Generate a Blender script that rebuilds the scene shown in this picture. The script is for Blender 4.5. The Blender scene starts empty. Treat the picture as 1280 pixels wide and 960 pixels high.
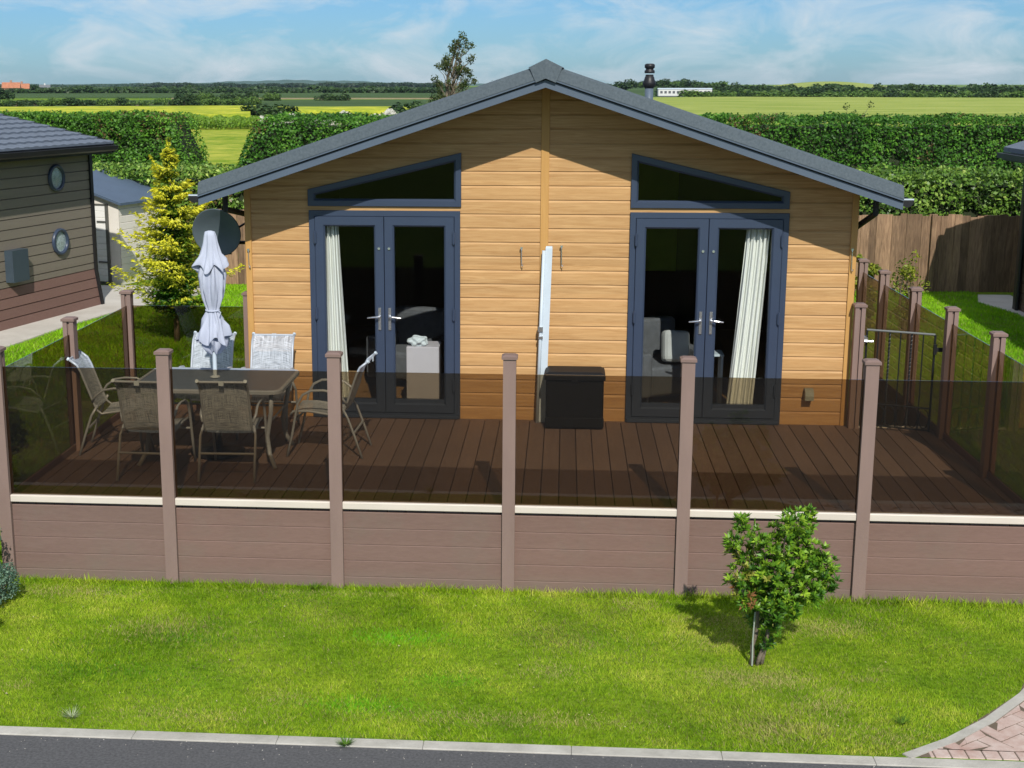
import bpy, bmesh, math, random
import numpy as np
from mathutils import Vector, Matrix
R = math.radians
random.seed(7); rng = np.random.default_rng(7)
SC = bpy.context.scene
COL = SC.collection

# ------------------------------------------------------------------ camera
F_PX, CXP, CYP, HZ, CAM_H = 1730.0, 575.0, 480.0, 105.0, 3.35
pitch = math.atan((CYP - HZ) / F_PX); yaw = math.atan(133 / (F_PX / math.cos(pitch)))
fw = Vector((-math.sin(yaw) * math.cos(pitch), math.cos(yaw) * math.cos(pitch), -math.sin(pitch)))
rt = Vector((math.cos(yaw), math.sin(yaw), 0)); up = rt.cross(fw)
CAMP = Vector((0, 0, CAM_H))
cam_d = bpy.data.cameras.new("camera"); cam = bpy.data.objects.new("camera", cam_d); COL.objects.link(cam)
M = Matrix((rt, up, -fw)).transposed().to_4x4(); M.translation = CAMP; cam.matrix_world = M
cam_d.sensor_width = 36; cam_d.lens = F_PX / 1280 * 36; cam_d.shift_x = (640 - CXP) / 1280
cam_d.clip_start = 0.1; cam_d.clip_end = 20000
SC.camera = cam
def ray(px, py): return fw + rt * ((px - CXP) / F_PX) - up * ((py - CYP) / F_PX)
def at(px, py, Y): d = ray(px, py); return CAMP + d * (Y / d.y)
def gz(px, py, z): d = ray(px, py); return CAMP + d * ((z - CAM_H) / d.z)

# ------------------------------------------------------------------ light
SUNV = Vector((-0.2, 1.0, -0.855)).normalized()      # direction the light travels
SUN_EL = math.asin(-SUNV.z); SUN_AZ = math.atan2(-SUNV.x, -SUNV.y)
world = bpy.data.worlds.new("World"); SC.world = world; world.use_nodes = True
wn = world.node_tree; wn.nodes.clear()
def wnode(t, **k):
    n = wn.nodes.new(t)
    for a, b in k.items(): setattr(n, a, b)
    return n
sky = wnode('ShaderNodeTexSky', sky_type='NISHITA', sun_disc=False, sun_elevation=SUN_EL, sun_rotation=SUN_AZ,
            altitude=50, air_density=1.0, dust_density=0.3, ozone_density=2.0)
tc = wnode('ShaderNodeTexCoord')
mp = wnode('ShaderNodeMapping'); mp.inputs['Scale'].default_value = (4.2, 4.2, 11.0)
wn.links.new(tc.outputs['Generated'], mp.inputs['Vector'])
n1 = wnode('ShaderNodeTexNoise'); n1.inputs['Scale'].default_value = 3.2; n1.inputs['Detail'].default_value = 9; n1.inputs['Roughness'].default_value = 0.62
n1.inputs['Distortion'].default_value = 0.5
wn.links.new(mp.outputs[0], n1.inputs['Vector'])
rp = wnode('ShaderNodeValToRGB'); rp.color_ramp.elements[0].position = 0.42; rp.color_ramp.elements[1].position = 0.70
rp.color_ramp.elements[0].color = (0, 0, 0, 1); rp.color_ramp.elements[1].color = (0.85, 0.85, 0.85, 1)
wn.links.new(n1.outputs['Fac'], rp.inputs['Fac'])
mul = wnode('ShaderNodeMixRGB', blend_type='MULTIPLY'); mul.inputs['Fac'].default_value = 1
mul.inputs['Color2'].default_value = (0.36, 0.62, 0.98, 1)
wn.links.new(sky.outputs[0], mul.inputs['Color1'])
mx = wnode('ShaderNodeMixRGB'); mx.inputs['Color2'].default_value = (6.8, 7.5, 8.1, 1)
sx = wnode('ShaderNodeSeparateXYZ'); wn.links.new(tc.outputs['Generated'], sx.inputs[0])
up_ = wnode('ShaderNodeMapRange'); up_.inputs['From Min'].default_value = .10; up_.inputs['From Max'].default_value = .45; up_.inputs['To Min'].default_value = 0; up_.inputs['To Max'].default_value = .38  # unseen cloud cover overhead, added to lift the ambient fill
wn.links.new(sx.outputs[2], up_.inputs[0]); adf = wnode('ShaderNodeMath', operation='ADD'); adf.use_clamp = True
wn.links.new(rp.outputs[0], adf.inputs[0]); wn.links.new(up_.outputs[0], adf.inputs[1]); wn.links.new(adf.outputs[0], mx.inputs['Fac']); wn.links.new(mul.outputs[0], mx.inputs['Color1'])
bg = wnode('ShaderNodeBackground'); bg.inputs['Strength'].default_value = 0.10
wn.links.new(mx.outputs[0], bg.inputs['Color'])
wo = wnode('ShaderNodeOutputWorld'); wn.links.new(bg.outputs[0], wo.inputs['Surface'])
sun_d = bpy.data.lights.new("sun", 'SUN'); sun_d.energy = 4.5; sun_d.angle = R(0.5); sun_d.color = (1.0, 0.95, 0.87)
sun = bpy.data.objects.new("sun", sun_d); COL.objects.link(sun)
sun.rotation_euler = SUNV.to_track_quat('-Z', 'Y').to_euler(); sun.location = (5, -20, 30)
SC.view_settings.view_transform = 'Standard'; SC.view_settings.look = 'None'
SC.view_settings.exposure = 0.0; SC.view_settings.gamma = 1.0; SC.view_settings.use_curve_mapping = False
SC.cycles.use_denoising = True; SC.cycles.max_bounces = 10; SC.cycles.transparent_max_bounces = 24
SC.cycles.diffuse_bounces = 3; SC.cycles.glossy_bounces = 3; SC.cycles.transmission_bounces = 6
SC.cycles.use_adaptive_sampling = True; SC.cycles.adaptive_threshold = 0.012

# ------------------------------------------------------------------ materials
MATS = {}
def material(name):
    m = bpy.data.materials.new(name); m.use_nodes = True
    nt = m.node_tree; b = nt.nodes['Principled BSDF']; MATS[name] = m
    return m, nt, b
def pm(name, col, rough=0.6, var=0.12, scale=(6, 6, 6), bump=0.0, bscale=60, metal=0.0, spec=0.4, col2=None, detail=5, coat=0):
    """plain painted/plastic/stone: two close tones mixed by object-space noise, fine bump"""
    m, nt, b = material(name)
    t = nt.nodes.new('ShaderNodeTexCoord'); mpn = nt.nodes.new('ShaderNodeMapping'); mpn.inputs['Scale'].default_value = scale
    nt.links.new(t.outputs['Object'], mpn.inputs[0])
    n = nt.nodes.new('ShaderNodeTexNoise'); n.inputs['Scale'].default_value = 1; n.inputs['Detail'].default_value = detail; n.inputs['Roughness'].default_value = .65
    nt.links.new(mpn.outputs[0], n.inputs['Vector'])
    r = nt.nodes.new('ShaderNodeValToRGB'); r.color_ramp.elements[0].position = .3; r.color_ramp.elements[1].position = .7
    c2 = col2 or tuple(min(1, c * (1 + var)) for c in col); c1 = col if col2 else tuple(c * (1 - var) for c in col)
    r.color_ramp.elements[0].color = (*c1, 1); r.color_ramp.elements[1].color = (*c2, 1)
    nt.links.new(n.outputs['Fac'], r.inputs['Fac']); nt.links.new(r.outputs[0], b.inputs['Base Color'])
    b.inputs['Roughness'].default_value = rough; b.inputs['Metallic'].default_value = metal
    b.inputs['Specular IOR Level'].default_value = spec; b.inputs['Coat Weight'].default_value = coat
    if bump:
        n2 = nt.nodes.new('ShaderNodeTexNoise'); n2.inputs['Scale'].default_value = bscale; n2.inputs['Detail'].default_value = 4
        nt.links.new(t.outputs['Object'], n2.inputs['Vector'])
        bp = nt.nodes.new('ShaderNodeBump'); bp.inputs['Strength'].default_value = bump; bp.inputs['Distance'].default_value = .01
        nt.links.new(n2.outputs['Fac'], bp.inputs['Height']); nt.links.new(bp.outputs[0], b.inputs['Normal'])
    return m
def board_mat(name, col, col2, rough=.6, axis=0, period=.14, zoff=0.0, paxis=2, gr=.35, bump=.15, pvar=.12, grain=(2.2, 38), objvar=False, island=False, dirt=False):
    """grained boards: streaks along `axis`, each board (index along paxis) its own tone"""
    m, nt, b = material(name); L = nt.links.new
    t = nt.nodes.new('ShaderNodeTexCoord'); sep = nt.nodes.new('ShaderNodeSeparateXYZ'); L(t.outputs['Object'], sep.inputs[0])
    a = nt.nodes.new('ShaderNodeMath'); a.operation = 'SUBTRACT'; L(sep.outputs[paxis], a.inputs[0]); a.inputs[1].default_value = zoff
    d = nt.nodes.new('ShaderNodeMath'); d.operation = 'DIVIDE'; L(a.outputs[0], d.inputs[0]); d.inputs[1].default_value = period
    fl = nt.nodes.new('ShaderNodeMath'); fl.operation = 'FLOOR'; L(d.outputs[0], fl.inputs[0])
    wn_ = nt.nodes.new('ShaderNodeTexWhiteNoise'); wn_.noise_dimensions = '1D'; L(fl.outputs[0], wn_.inputs['W'])
    if island:
        gi_ = nt.nodes.new('ShaderNodeNewGeometry'); wv_ = gi_.outputs['Random Per Island']
    else: wv_ = wn_.outputs['Value']
    sc = [grain[1]] * 3; sc[axis] = grain[0]
    mpn = nt.nodes.new('ShaderNodeMapping'); mpn.inputs['Scale'].default_value = sc; L(t.outputs['Object'], mpn.inputs[0])
    ofs = nt.nodes.new('ShaderNodeCombineXYZ'); mm = nt.nodes.new('ShaderNodeMath'); mm.operation = 'MULTIPLY'; L(wv_, mm.inputs[0]); mm.inputs[1].default_value = 40
    L(mm.outputs[0], ofs.inputs[axis]); L(ofs.outputs[0], mpn.inputs['Location'])
    n = nt.nodes.new('ShaderNodeTexNoise'); n.inputs['Scale'].default_value = 1; n.inputs['Detail'].default_value = 6; n.inputs['Roughness'].default_value = .6
    n.inputs['Distortion'].default_value = 1.2
    L(mpn.outputs[0], n.inputs['Vector'])
    r = nt.nodes.new('ShaderNodeValToRGB'); r.color_ramp.elements[0].position = .5 - gr; r.color_ramp.elements[1].position = .5 + gr
    r.color_ramp.elements[0].color = (*col, 1); r.color_ramp.elements[1].color = (*col2, 1)
    L(n.outputs['Fac'], r.inputs['Fac'])
    big = nt.nodes.new('ShaderNodeTexNoise'); big.inputs['Scale'].default_value = 1.3; big.inputs['Detail'].default_value = 3; L(t.outputs['Object'], big.inputs['Vector'])
    ad = nt.nodes.new('ShaderNodeMath'); ad.operation = 'ADD'; L(wv_, ad.inputs[0]); L(big.outputs['Fac'], ad.inputs[1])
    mr = nt.nodes.new('ShaderNodeMapRange'); mr.inputs['From Min'].default_value = .3; mr.inputs['From Max'].default_value = 1.7
    mr.inputs['To Min'].default_value = 1 - pvar; mr.inputs['To Max'].default_value = 1 + pvar; L(ad.outputs[0], mr.inputs[0])
    mc = nt.nodes.new('ShaderNodeVectorMath'); mc.operation = 'SCALE'; L(r.outputs[0], mc.inputs[0]); L(mr.outputs[0], mc.inputs['Scale'])
    if objvar:   # each panel of composite weathers a little differently
        oi = nt.nodes.new('ShaderNodeObjectInfo'); rr_ = nt.nodes.new('ShaderNodeValToRGB')
        rr_.color_ramp.elements[0].color = (.90, 1.0, 1.08, 1); rr_.color_ramp.elements[1].color = (1.12, 1.0, .96, 1)
        L(oi.outputs['Random'], rr_.inputs[0]); vm = nt.nodes.new('ShaderNodeVectorMath'); vm.operation = 'MULTIPLY'; L(mc.outputs[0], vm.inputs[0]); L(rr_.outputs[0], vm.inputs[1]); mc = vm
    if dirt:     # soil splash along the foot
        dm = nt.nodes.new('ShaderNodeMapRange'); dm.inputs['From Min'].default_value = .17; dm.inputs['From Max'].default_value = .0; L(sep.outputs[2], dm.inputs[0])
        dn = nt.nodes.new('ShaderNodeTexNoise'); dn.inputs['Scale'].default_value = 9; dn.inputs['Detail'].default_value = 8; L(t.outputs['Object'], dn.inputs['Vector'])
        dd = nt.nodes.new('ShaderNodeMath'); dd.operation = 'MULTIPLY'; dd.use_clamp = True; L(dm.outputs[0], dd.inputs[0]); L(dn.outputs['Fac'], dd.inputs[1])
        sp1 = nt.nodes.new('ShaderNodeTexNoise'); sp1.inputs['Scale'].default_value = 2.2; sp1.inputs['Detail'].default_value = 9; sp1.inputs['Roughness'].default_value = .7; L(t.outputs['Object'], sp1.inputs['Vector'])
        sr = nt.nodes.new('ShaderNodeMapRange'); sr.inputs['From Min'].default_value = .5; sr.inputs['From Max'].default_value = .8; sr.inputs['To Max'].default_value = .5; L(sp1.outputs['Fac'], sr.inputs[0])
        dmx = nt.nodes.new('ShaderNodeMath'); dmx.operation = 'MAXIMUM'; L(dd.outputs[0], dmx.inputs[0]); L(sr.outputs[0], dmx.inputs[1])
        mxd = nt.nodes.new('ShaderNodeMixRGB'); L(dmx.outputs[0], mxd.inputs[0]); L(mc.outputs[0], mxd.inputs[1]); mxd.inputs[2].default_value = (.165, .145, .115, 1); mc = mxd
    L(mc.outputs[0], b.inputs['Base Color']); b.inputs['Roughness'].default_value = rough; b.inputs['Specular IOR Level'].default_value = .3
    if bump:
        bp = nt.nodes.new('ShaderNodeBump'); bp.inputs['Strength'].default_value = bump; bp.inputs['Distance'].default_value = .004
        L(n.outputs['Fac'], bp.inputs['Height']); L(bp.outputs[0], b.inputs['Normal'])
    return m
def leaf_mat(name, trans=.3, rough=.5, spec=.3):
    m, nt, b = material(name); L = nt.links.new
    a = nt.nodes.new('ShaderNodeAttribute'); a.attribute_name = 'tone'
    L(a.outputs['Color'], b.inputs['Base Color']); b.inputs['Roughness'].default_value = rough; b.inputs['Specular IOR Level'].default_value = spec
    tr = nt.nodes.new('ShaderNodeBsdfTranslucent'); L(a.outputs['Color'], tr.inputs['Color'])
    mxs = nt.nodes.new('ShaderNodeMixShader'); mxs.inputs[0].default_value = trans
    L(b.outputs[0], mxs.inputs[1]); L(tr.outputs[0], mxs.inputs[2]); L(mxs.outputs[0], nt.nodes['Material Output'].inputs[0])
    return m
def glass_mat(name, tint, ior=1.5, rough=0.0, extra=0.0):
    m, nt, b = material(name); L = nt.links.new; nt.nodes.remove(b)
    tr = nt.nodes.new('ShaderNodeBsdfTransparent'); tr.inputs[0].default_value = (*tint, 1)
    gl = nt.nodes.new('ShaderNodeBsdfGlossy'); gl.inputs['Roughness'].default_value = rough; gl.inputs[0].default_value = (1, 1, 1, 1)
    fr = nt.nodes.new('ShaderNodeFresnel'); fr.inputs[0].default_value = ior
    g = nt.nodes.new('ShaderNodeNewGeometry')
    mt = nt.nodes.new('ShaderNodeMath'); mt.operation = 'MULTIPLY'; inv = nt.nodes.new('ShaderNodeMath'); inv.operation = 'SUBTRACT'; inv.inputs[0].default_value = 1
    L(g.outputs['Backfacing'], inv.inputs[1]); L(fr.outputs[0], mt.inputs[0]); L(inv.outputs[0], mt.inputs[1])
    ms = nt.nodes.new('ShaderNodeMixShader'); L(mt.outputs[0], ms.inputs[0]); L(tr.outputs[0], ms.inputs[1]); L(gl.outputs[0], ms.inputs[2])
    L(ms.outputs[0], nt.nodes['Material Output'].inputs[0])
    return m

m_siding = board_mat('wood_effect_siding', (.425, .235, .090), (.555, .342, .148), period=.1397, zoff=2.2318 - .1397 * 20, gr=.17, bump=.12, pvar=.09)
m_sidetrim = board_mat('siding_trim', (.46, .25, .075), (.54, .31, .10), axis=2, period=9, gr=.3, bump=.05)
m_comp = board_mat('composite_cladding', (.155, .103, .085), (.198, .134, .112), period=.137, zoff=-.012 - .137 * 8, gr=.3, bump=.1, pvar=.08, grain=(9, 60), objvar=True, dirt=True)
m_post = pm('composite_post', (.225, .155, .132), .62, .07, (8, 8, 2), .15, 150)
m_cap = pm('composite_cap', (.20, .135, .115), .55, .08, (12, 12, 12), .1, 120)
m_deck = board_mat('decking', (.128, .090, .074), (.205, .146, .122), axis=1, period=.1525, zoff=-.315 - .1525 * 40, paxis=0, gr=.3, bump=.2, pvar=.26, island=True, grain=(5, 50))
m_grey = pm('anthracite_upvc', (.036, .053, .092), .35, .05, (4, 4, 4), .05, 200, spec=.5)
m_fascia = pm('grey_fascia', (.085, .115, .155), .45, .08, (3, 3, 3), .06, 90)
m_shingle = pm('roof_shingle', (.055, .075, .090), .8, .0, (45, 45, 45), .4, 260, col2=(.095, .120, .138), detail=10)
m_black = pm('black_plastic', (.012, .012, .014), .45, .2, (5, 5, 5), .1, 80)
m_silver = pm('satin_chrome', (.75, .76, .78), .25, .04, (9, 9, 9), metal=.9)
m_rail = pm('cream_rail', (.60, .54, .47), .5, .05, (3, 8, 8), .05, 60)
m_bronze = glass_mat('bronze_glass', (.578, .508, .405), ior=1.5)
m_winglass = glass_mat('window_glass', (.93, .945, .94), ior=1.3)
m_curtain = pm('curtain_fabric', (.80, .81, .77), .85, .05, (3, 3, 1))
m_tube = pm('silver_taupe_tube', (.37, .41, .46), .38, .08, (10, 10, 10), metal=.15)
m_white = pm('white_metal', (.52, .60, .66), .4, .05, (3, 3, 3))
m_canopy = pm('parasol_fabric', (.42, .455, .55), .8, .06, (3, 3, 2), .1, 300)
m_dish = pm('dish_grey', (.075, .10, .115), .5, .1, (4, 4, 4), .1, 40)
m_asph = pm('asphalt', (.070, .070, .074), .9, .0, (55, 55, 55), .8, 350, col2=(.145, .145, .148), detail=12)
m_kerb = pm('kerb_concrete', (.33, .315, .275), .85, .0, (5, 5, 5), .4, 90, col2=(.50, .48, .43), detail=10)
m_path = pm('path_concrete', (.44, .41, .36), .85, .0, (2, 2, 2), .4, 60, col2=(.56, .53, .48), detail=10)
m_bark = pm('bark', (.16, .13, .095), .9, .3, (30, 30, 6), .8, 60)
m_leaf = leaf_mat('foliage'); m_gloss = leaf_mat('glossy_foliage', .25, .42, .35); m_grass = leaf_mat('grass_blades', .35, .6, .2)
m_fencewood = board_mat('rough_timber', (.10, .060, .036), (.31, .20, .12), axis=2, period=.145, paxis=0, gr=.25, bump=.6, pvar=.55, grain=(2.5, 22), island=True)
m_ndark = board_mat('taupe_cladding', (.185, .16, .128), (.232, .202, .163), period=.17, gr=.3, bump=.1, pvar=.06)
m_nskirt = board_mat('maroon_skirting', (.15, .085, .07), (.20, .12, .10), period=.17, gr=.3, bump=.1, pvar=.08)
m_tile = pm('grey_roof_tile', (.12, .145, .185), .7, .15, (8, 8, 8), .3, 60)
m_shedw = pm('cream_shed_panel', (.74, .70, .63), .6, .05, (3, 3, 3))
m_shedr = pm('blue_grey_shed_roof', (.075, .11, .165), .6, .08, (3, 3, 3), .1, 80)
m_floor = board_mat('oak_floor', (.30, .18, .085), (.42, .27, .14), axis=1, period=.12, paxis=0, gr=.3, bump=0)
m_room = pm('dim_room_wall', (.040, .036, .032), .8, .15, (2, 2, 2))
m_lime = pm('lime_wall', (.30, .38, .03), .8, .1, (2, 2, 2))
m_sofa = pm('grey_upholstery', (.10, .105, .115), .9, .15, (14, 14, 14), .3, 200)
m_lilac = pm('pale_cabinet', (.50, .47, .50), .5, .04, (3, 3, 3))

def ground_mat():
    m, nt, b = material('ground_grass'); L = nt.links.new
    t = nt.nodes.new('ShaderNodeTexCoord')
    def noise(s, d=6):
        n = nt.nodes.new('ShaderNodeTexNoise'); n.inputs['Scale'].default_value = s; n.inputs['Detail'].default_value = d; L(t.outputs['Object'], n.inputs['Vector']); return n
    a = noise(.9); c = noise(24, 8)
    r = nt.nodes.new('ShaderNodeValToRGB'); r.color_ramp.elements[0].position = .35; r.color_ramp.elements[1].position = .68
    r.color_ramp.elements[0].color = (.12, .23, .012, 1); r.color_ramp.elements[1].color = (.21, .29, .025, 1); L(a.outputs[0], r.inputs[0])
    r2 = nt.nodes.new('ShaderNodeValToRGB'); r2.color_ramp.elements[0].position = .3; r2.color_ramp.elements[1].position = .75
    r2.color_ramp.elements[0].color = (.45, .5, .4, 1); r2.color_ramp.elements[1].color = (1.3, 1.3, 1.2, 1); L(c.outputs[0], r2.inputs[0])
    mu = nt.nodes.new('ShaderNodeMixRGB'); mu.blend_type = 'MULTIPLY'; mu.inputs[0].default_value = 1; L(r.outputs[0], mu.inputs[1]); L(r2.outputs[0], mu.inputs[2])
    L(mu.outputs[0], b.inputs['Base Color']); b.inputs['Roughness'].default_value = .9; b.inputs['Specular IOR Level'].default_value = .1
    bp = nt.nodes.new('ShaderNodeBump'); bp.inputs['Strength'].default_value = .8; bp.inputs['Distance'].default_value = .03; L(c.outputs[0], bp.inputs['Height']); L(bp.outputs[0], b.inputs['Normal'])
    return m
m_ground = ground_mat()
def field_mat(name, c1, c2, scale=(.05, .2, 1), fine=1.5):
    m, nt, b = material(name); L = nt.links.new
    t = nt.nodes.new('ShaderNodeTexCoord'); mpn = nt.nodes.new('ShaderNodeMapping'); mpn.inputs['Scale'].default_value = scale; L(t.outputs['Object'], mpn.inputs[0])
    n = nt.nodes.new('ShaderNodeTexNoise'); n.inputs['Scale'].default_value = 1; n.inputs['Detail'].default_value = 10; n.inputs['Roughness'].default_value = .7; L(mpn.outputs[0], n.inputs['Vector'])
    r = nt.nodes.new('ShaderNodeValToRGB'); r.color_ramp.elements[0].position = .35; r.color_ramp.elements[1].position = .65
    r.color_ramp.elements[0].color = (*c1, 1); r.color_ramp.elements[1].color = (*c2, 1); L(n.outputs[0], r.inputs[0]); L(r.outputs[0], b.inputs['Base Color'])
    b.inputs['Roughness'].default_value = .95; b.inputs['Specular IOR Level'].default_value = .05
    n2 = nt.nodes.new('ShaderNodeTexNoise'); n2.inputs['Scale'].default_value = fine; n2.inputs['Detail'].default_value = 6; L(t.outputs['Object'], n2.inputs['Vector'])
    bp = nt.nodes.new('ShaderNodeBump'); bp.inputs['Strength'].default_value = 1; bp.inputs['Distance'].default_value = .3; L(n2.outputs[0], bp.inputs['Height']); L(bp.outputs[0], b.inputs['Normal'])
    return m
m_rape = field_mat('rapeseed_bloom', (.22, .31, .03), (.58, .56, .06), (.35, .16, 1))
m_crop = field_mat('pale_green_crop', (.19, .27, .04), (.40, .43, .12), (.05, .16, 1))
m_rough = field_mat('rough_pasture', (.14, .25, .015), (.44, .44, .07), (.5, .35, 1))
m_tan = field_mat('tan_stubble', (.25, .20, .12), (.33, .27, .16), (.02, .08, 1))
m_dgreen = field_mat('dark_green_field', (.05, .09, .035), (.08, .13, .045), (.02, .08, 1))
m_hill = field_mat('far_hill', (.055, .11, .095), (.085, .14, .11), (.004, .01, .01), .02)

def sling_mat():
    m, nt, b = material('woven_sling'); L = nt.links.new
    t = nt.nodes.new('ShaderNodeTexCoord')
    def streak(sc):
        mpn = nt.nodes.new('ShaderNodeMapping'); mpn.inputs['Scale'].default_value = sc; L(t.outputs['UV'], mpn.inputs[0])
        n = nt.nodes.new('ShaderNodeTexNoise'); n.inputs['Scale'].default_value = 1; n.inputs['Detail'].default_value = 2; L(mpn.outputs[0], n.inputs['Vector']); return n
    a, c = streak((160, 5, 1)), streak((5, 160, 1))
    ad = nt.nodes.new('ShaderNodeMath'); ad.operation = 'ADD'; L(a.outputs[0], ad.inputs[0]); L(c.outputs[0], ad.inputs[1])
    r = nt.nodes.new('ShaderNodeValToRGB'); r.color_ramp.elements[0].position = .42; r.color_ramp.elements[1].position = .56
    r.color_ramp.elements[0].color = (.19, .22, .255, 1); r.color_ramp.elements[1].color = (.56, .62, .69, 1)
    hf = nt.nodes.new('ShaderNodeMath'); hf.operation = 'MULTIPLY'; hf.inputs[1].default_value = .5; L(ad.outputs[0], hf.inputs[0]); L(hf.outputs[0], r.inputs[0])
    L(r.outputs[0], b.inputs['Base Color']); b.inputs['Roughness'].default_value = .7
    tr = nt.nodes.new('ShaderNodeBsdfTransparent'); ms = nt.nodes.new('ShaderNodeMixShader'); ms.inputs[0].default_value = .16
    L(b.outputs[0], ms.inputs[1]); L(tr.outputs[0], ms.inputs[2]); L(ms.outputs[0], nt.nodes['Material Output'].inputs[0])
    return m
m_sling = sling_mat()
m_tglass = pm('table_glass', (.115, .16, .235), .3, .1, (6, 6, 6), .05, 60, spec=.9)  # opaque; reflected sky is put into the blue-grey base colour

# ------------------------------------------------------------------ mesh helpers
class MB:
    def __init__(s): s.v = []; s.f = []; s.uv = None
    def add(s, vs, fs):
        n = len(s.v); s.v += [tuple(p) for p in vs]; s.f += [tuple(i + n for i in f) for f in fs]; return s
    def box(s, x0, x1, y0, y1, z0, z1):
        return s.add([(x0,y0,z0),(x1,y0,z0),(x1,y1,z0),(x0,y1,z0),(x0,y0,z1),(x1,y0,z1),(x1,y1,z1),(x0,y1,z1)],
                     [(0,3,2,1),(4,5,6,7),(0,1,5,4),(1,2,6,5),(2,3,7,6),(3,0,4,7)])
    def bbox(s, x0, x1, y0, y1, z0, z1, b=.004):
        """box with chamfered vertical and horizontal edges"""
        pts = []
        for z, i in ((z0, b), (z0 + b, 0), (z1 - b, 0), (z1, b)):
            X0, X1, Y0, Y1 = x0 + i, x1 - i, y0 + i, y1 - i
            pts.append([(X0 + b, Y0, z), (X1 - b, Y0, z), (X1, Y0 + b, z), (X1, Y1 - b, z), (X1 - b, Y1, z), (X0 + b, Y1, z), (X0, Y1 - b, z), (X0, Y0 + b, z)])
        return s.loft(pts, True, True)
    def loft(s, rings, cap0=False, cap1=False, closed=True):
        n = len(s.v); k = len(rings[0])
        for r in rings: s.v += [tuple(p) for p in r]
        for i in range(len(rings) - 1):
            for j in range(k if closed else k - 1):
                a = n + i * k + j; b_ = n + i * k + (j + 1) % k
                s.f.append((a, b_, b_ + k, a + k))
        if cap0: s.f.append(tuple(n + j for j in reversed(range(k))))
        if cap1: s.f.append(tuple(n + (len(rings) - 1) * k + j for j in range(k)))
        return s
    def tube(s, pts, r, n=8, sx=1.0, cap=True):
        pts = [Vector(p) for p in pts]; rings = []
        rr = r if isinstance(r, (list, tuple)) else [r] * len(pts)
        prev = None
        for i, p in enumerate(pts):
            d = (pts[min(i + 1, len(pts) - 1)] - pts[max(i - 1, 0)]).normalized()
            if prev is None: a = d.orthogonal().normalized()
            else:
                a = prev - d * prev.dot(d); a.normalize()
            prev = a; b_ = d.cross(a)
            rings.append([p + (a * math.cos(2 * math.pi * j / n) * sx + b_ * math.sin(2 * math.pi * j / n)) * rr[i] for j in range(n)])
        return s.loft(rings, cap, cap)
    def prism(s, poly, y0, y1):
        """poly in x,z, extruded along y"""
        return s.loft([[(x, y0, z) for x, z in poly], [(x, y1, z) for x, z in poly]], True, True)
    def lathe(s, prof, c, n=24, axis=None):
        return s.loft([[(c[0] + r * math.cos(2 * math.pi * j / n), c[1] + r * math.sin(2 * math.pi * j / n), c[2] + z) for j in range(n)] for r, z in prof], True, True)
    def xf(s, mat, start=0):
        s.v = s.v[:start] + [tuple(mat @ Vector(p)) for p in s.v[start:]]; return s
    def build(s, name, mat, parent=None, smooth=False, fix=True):
        me = bpy.data.meshes.new(name); me.from_pydata(s.v, [], s.f); me.update()
        if fix:
            bm = bmesh.new(); bm.from_mesh(me); bmesh.ops.recalc_face_normals(bm, faces=bm.faces); bm.to_mesh(me); bm.free()
        if smooth:
            me.polygons.foreach_set('use_smooth', [True] * len(me.polygons))
        return link(name, me, mat, parent)
def link(name, me, mat, parent=None):
    me.materials.append(mat)
    o = bpy.data.objects.new(name, me); COL.objects.link(o)
    if parent is not None: o.parent = parent; o.matrix_parent_inverse = Matrix.Identity(4)
    return o
def tag(o, label=None, cat=None, group=None, kind=None):
    if label: o['label'] = label
    if cat: o['category'] = cat
    if group: o['group'] = group
    if kind: o['kind'] = kind
    return o
def empty(name, loc, label=None, cat=None, group=None, rz=0):
    o = bpy.data.objects.new(name, None); COL.objects.link(o); o.location = loc; o.rotation_euler = (0, 0, rz); o.empty_display_size = .2
    return tag(o, label, cat, group)
KIDS = {}
def copy_tree(o, parent=None):
    c = o.copy(); COL.objects.link(c)
    if parent is not None: c.parent = parent
    for ch in [q for q in bpy.data.objects if q.parent == o]: copy_tree(ch, c)
    return c
def cut_hole(ob, poly):
    """cut convex hole (x,z polygon, counter-clockwise) through a mesh"""
    bm = bmesh.new(); bm.from_mesh(ob.data)
    n = len(poly); pl = []
    for i in range(n):
        (x0, z0), (x1, z1) = poly[i], poly[(i + 1) % n]
        nx, nz = (z1 - z0), -(x1 - x0); pl.append(((x0, z0), (nx, nz)))
        x_lo = min(p[0] for p in poly) - .01; x_hi = max(p[0] for p in poly) + .01; z_lo = min(p[1] for p in poly) - .01; z_hi = max(p[1] for p in poly) + .01
        fs = [f for f in bm.faces if max(v.co.x for v in f.verts) > x_lo and min(v.co.x for v in f.verts) < x_hi and max(v.co.z for v in f.verts) > z_lo and min(v.co.z for v in f.verts) < z_hi]
        es = list({e for f in fs for e in f.edges}); vs = list({v for f in fs for v in f.verts})
        bmesh.ops.bisect_plane(bm, geom=vs + es + fs, plane_co=(x0, 0, z0), plane_no=(nx, 0, nz))
    kill = []
    for f in bm.faces:
        c = f.calc_center_median()
        if all((c.x - p[0]) * q[0] + (c.z - p[1]) * q[1] < 0 for p, q in pl): kill.append(f)
    bmesh.ops.delete(bm, geom=kill, context='FACES'); bm.to_mesh(ob.data); bm.free()

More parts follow.
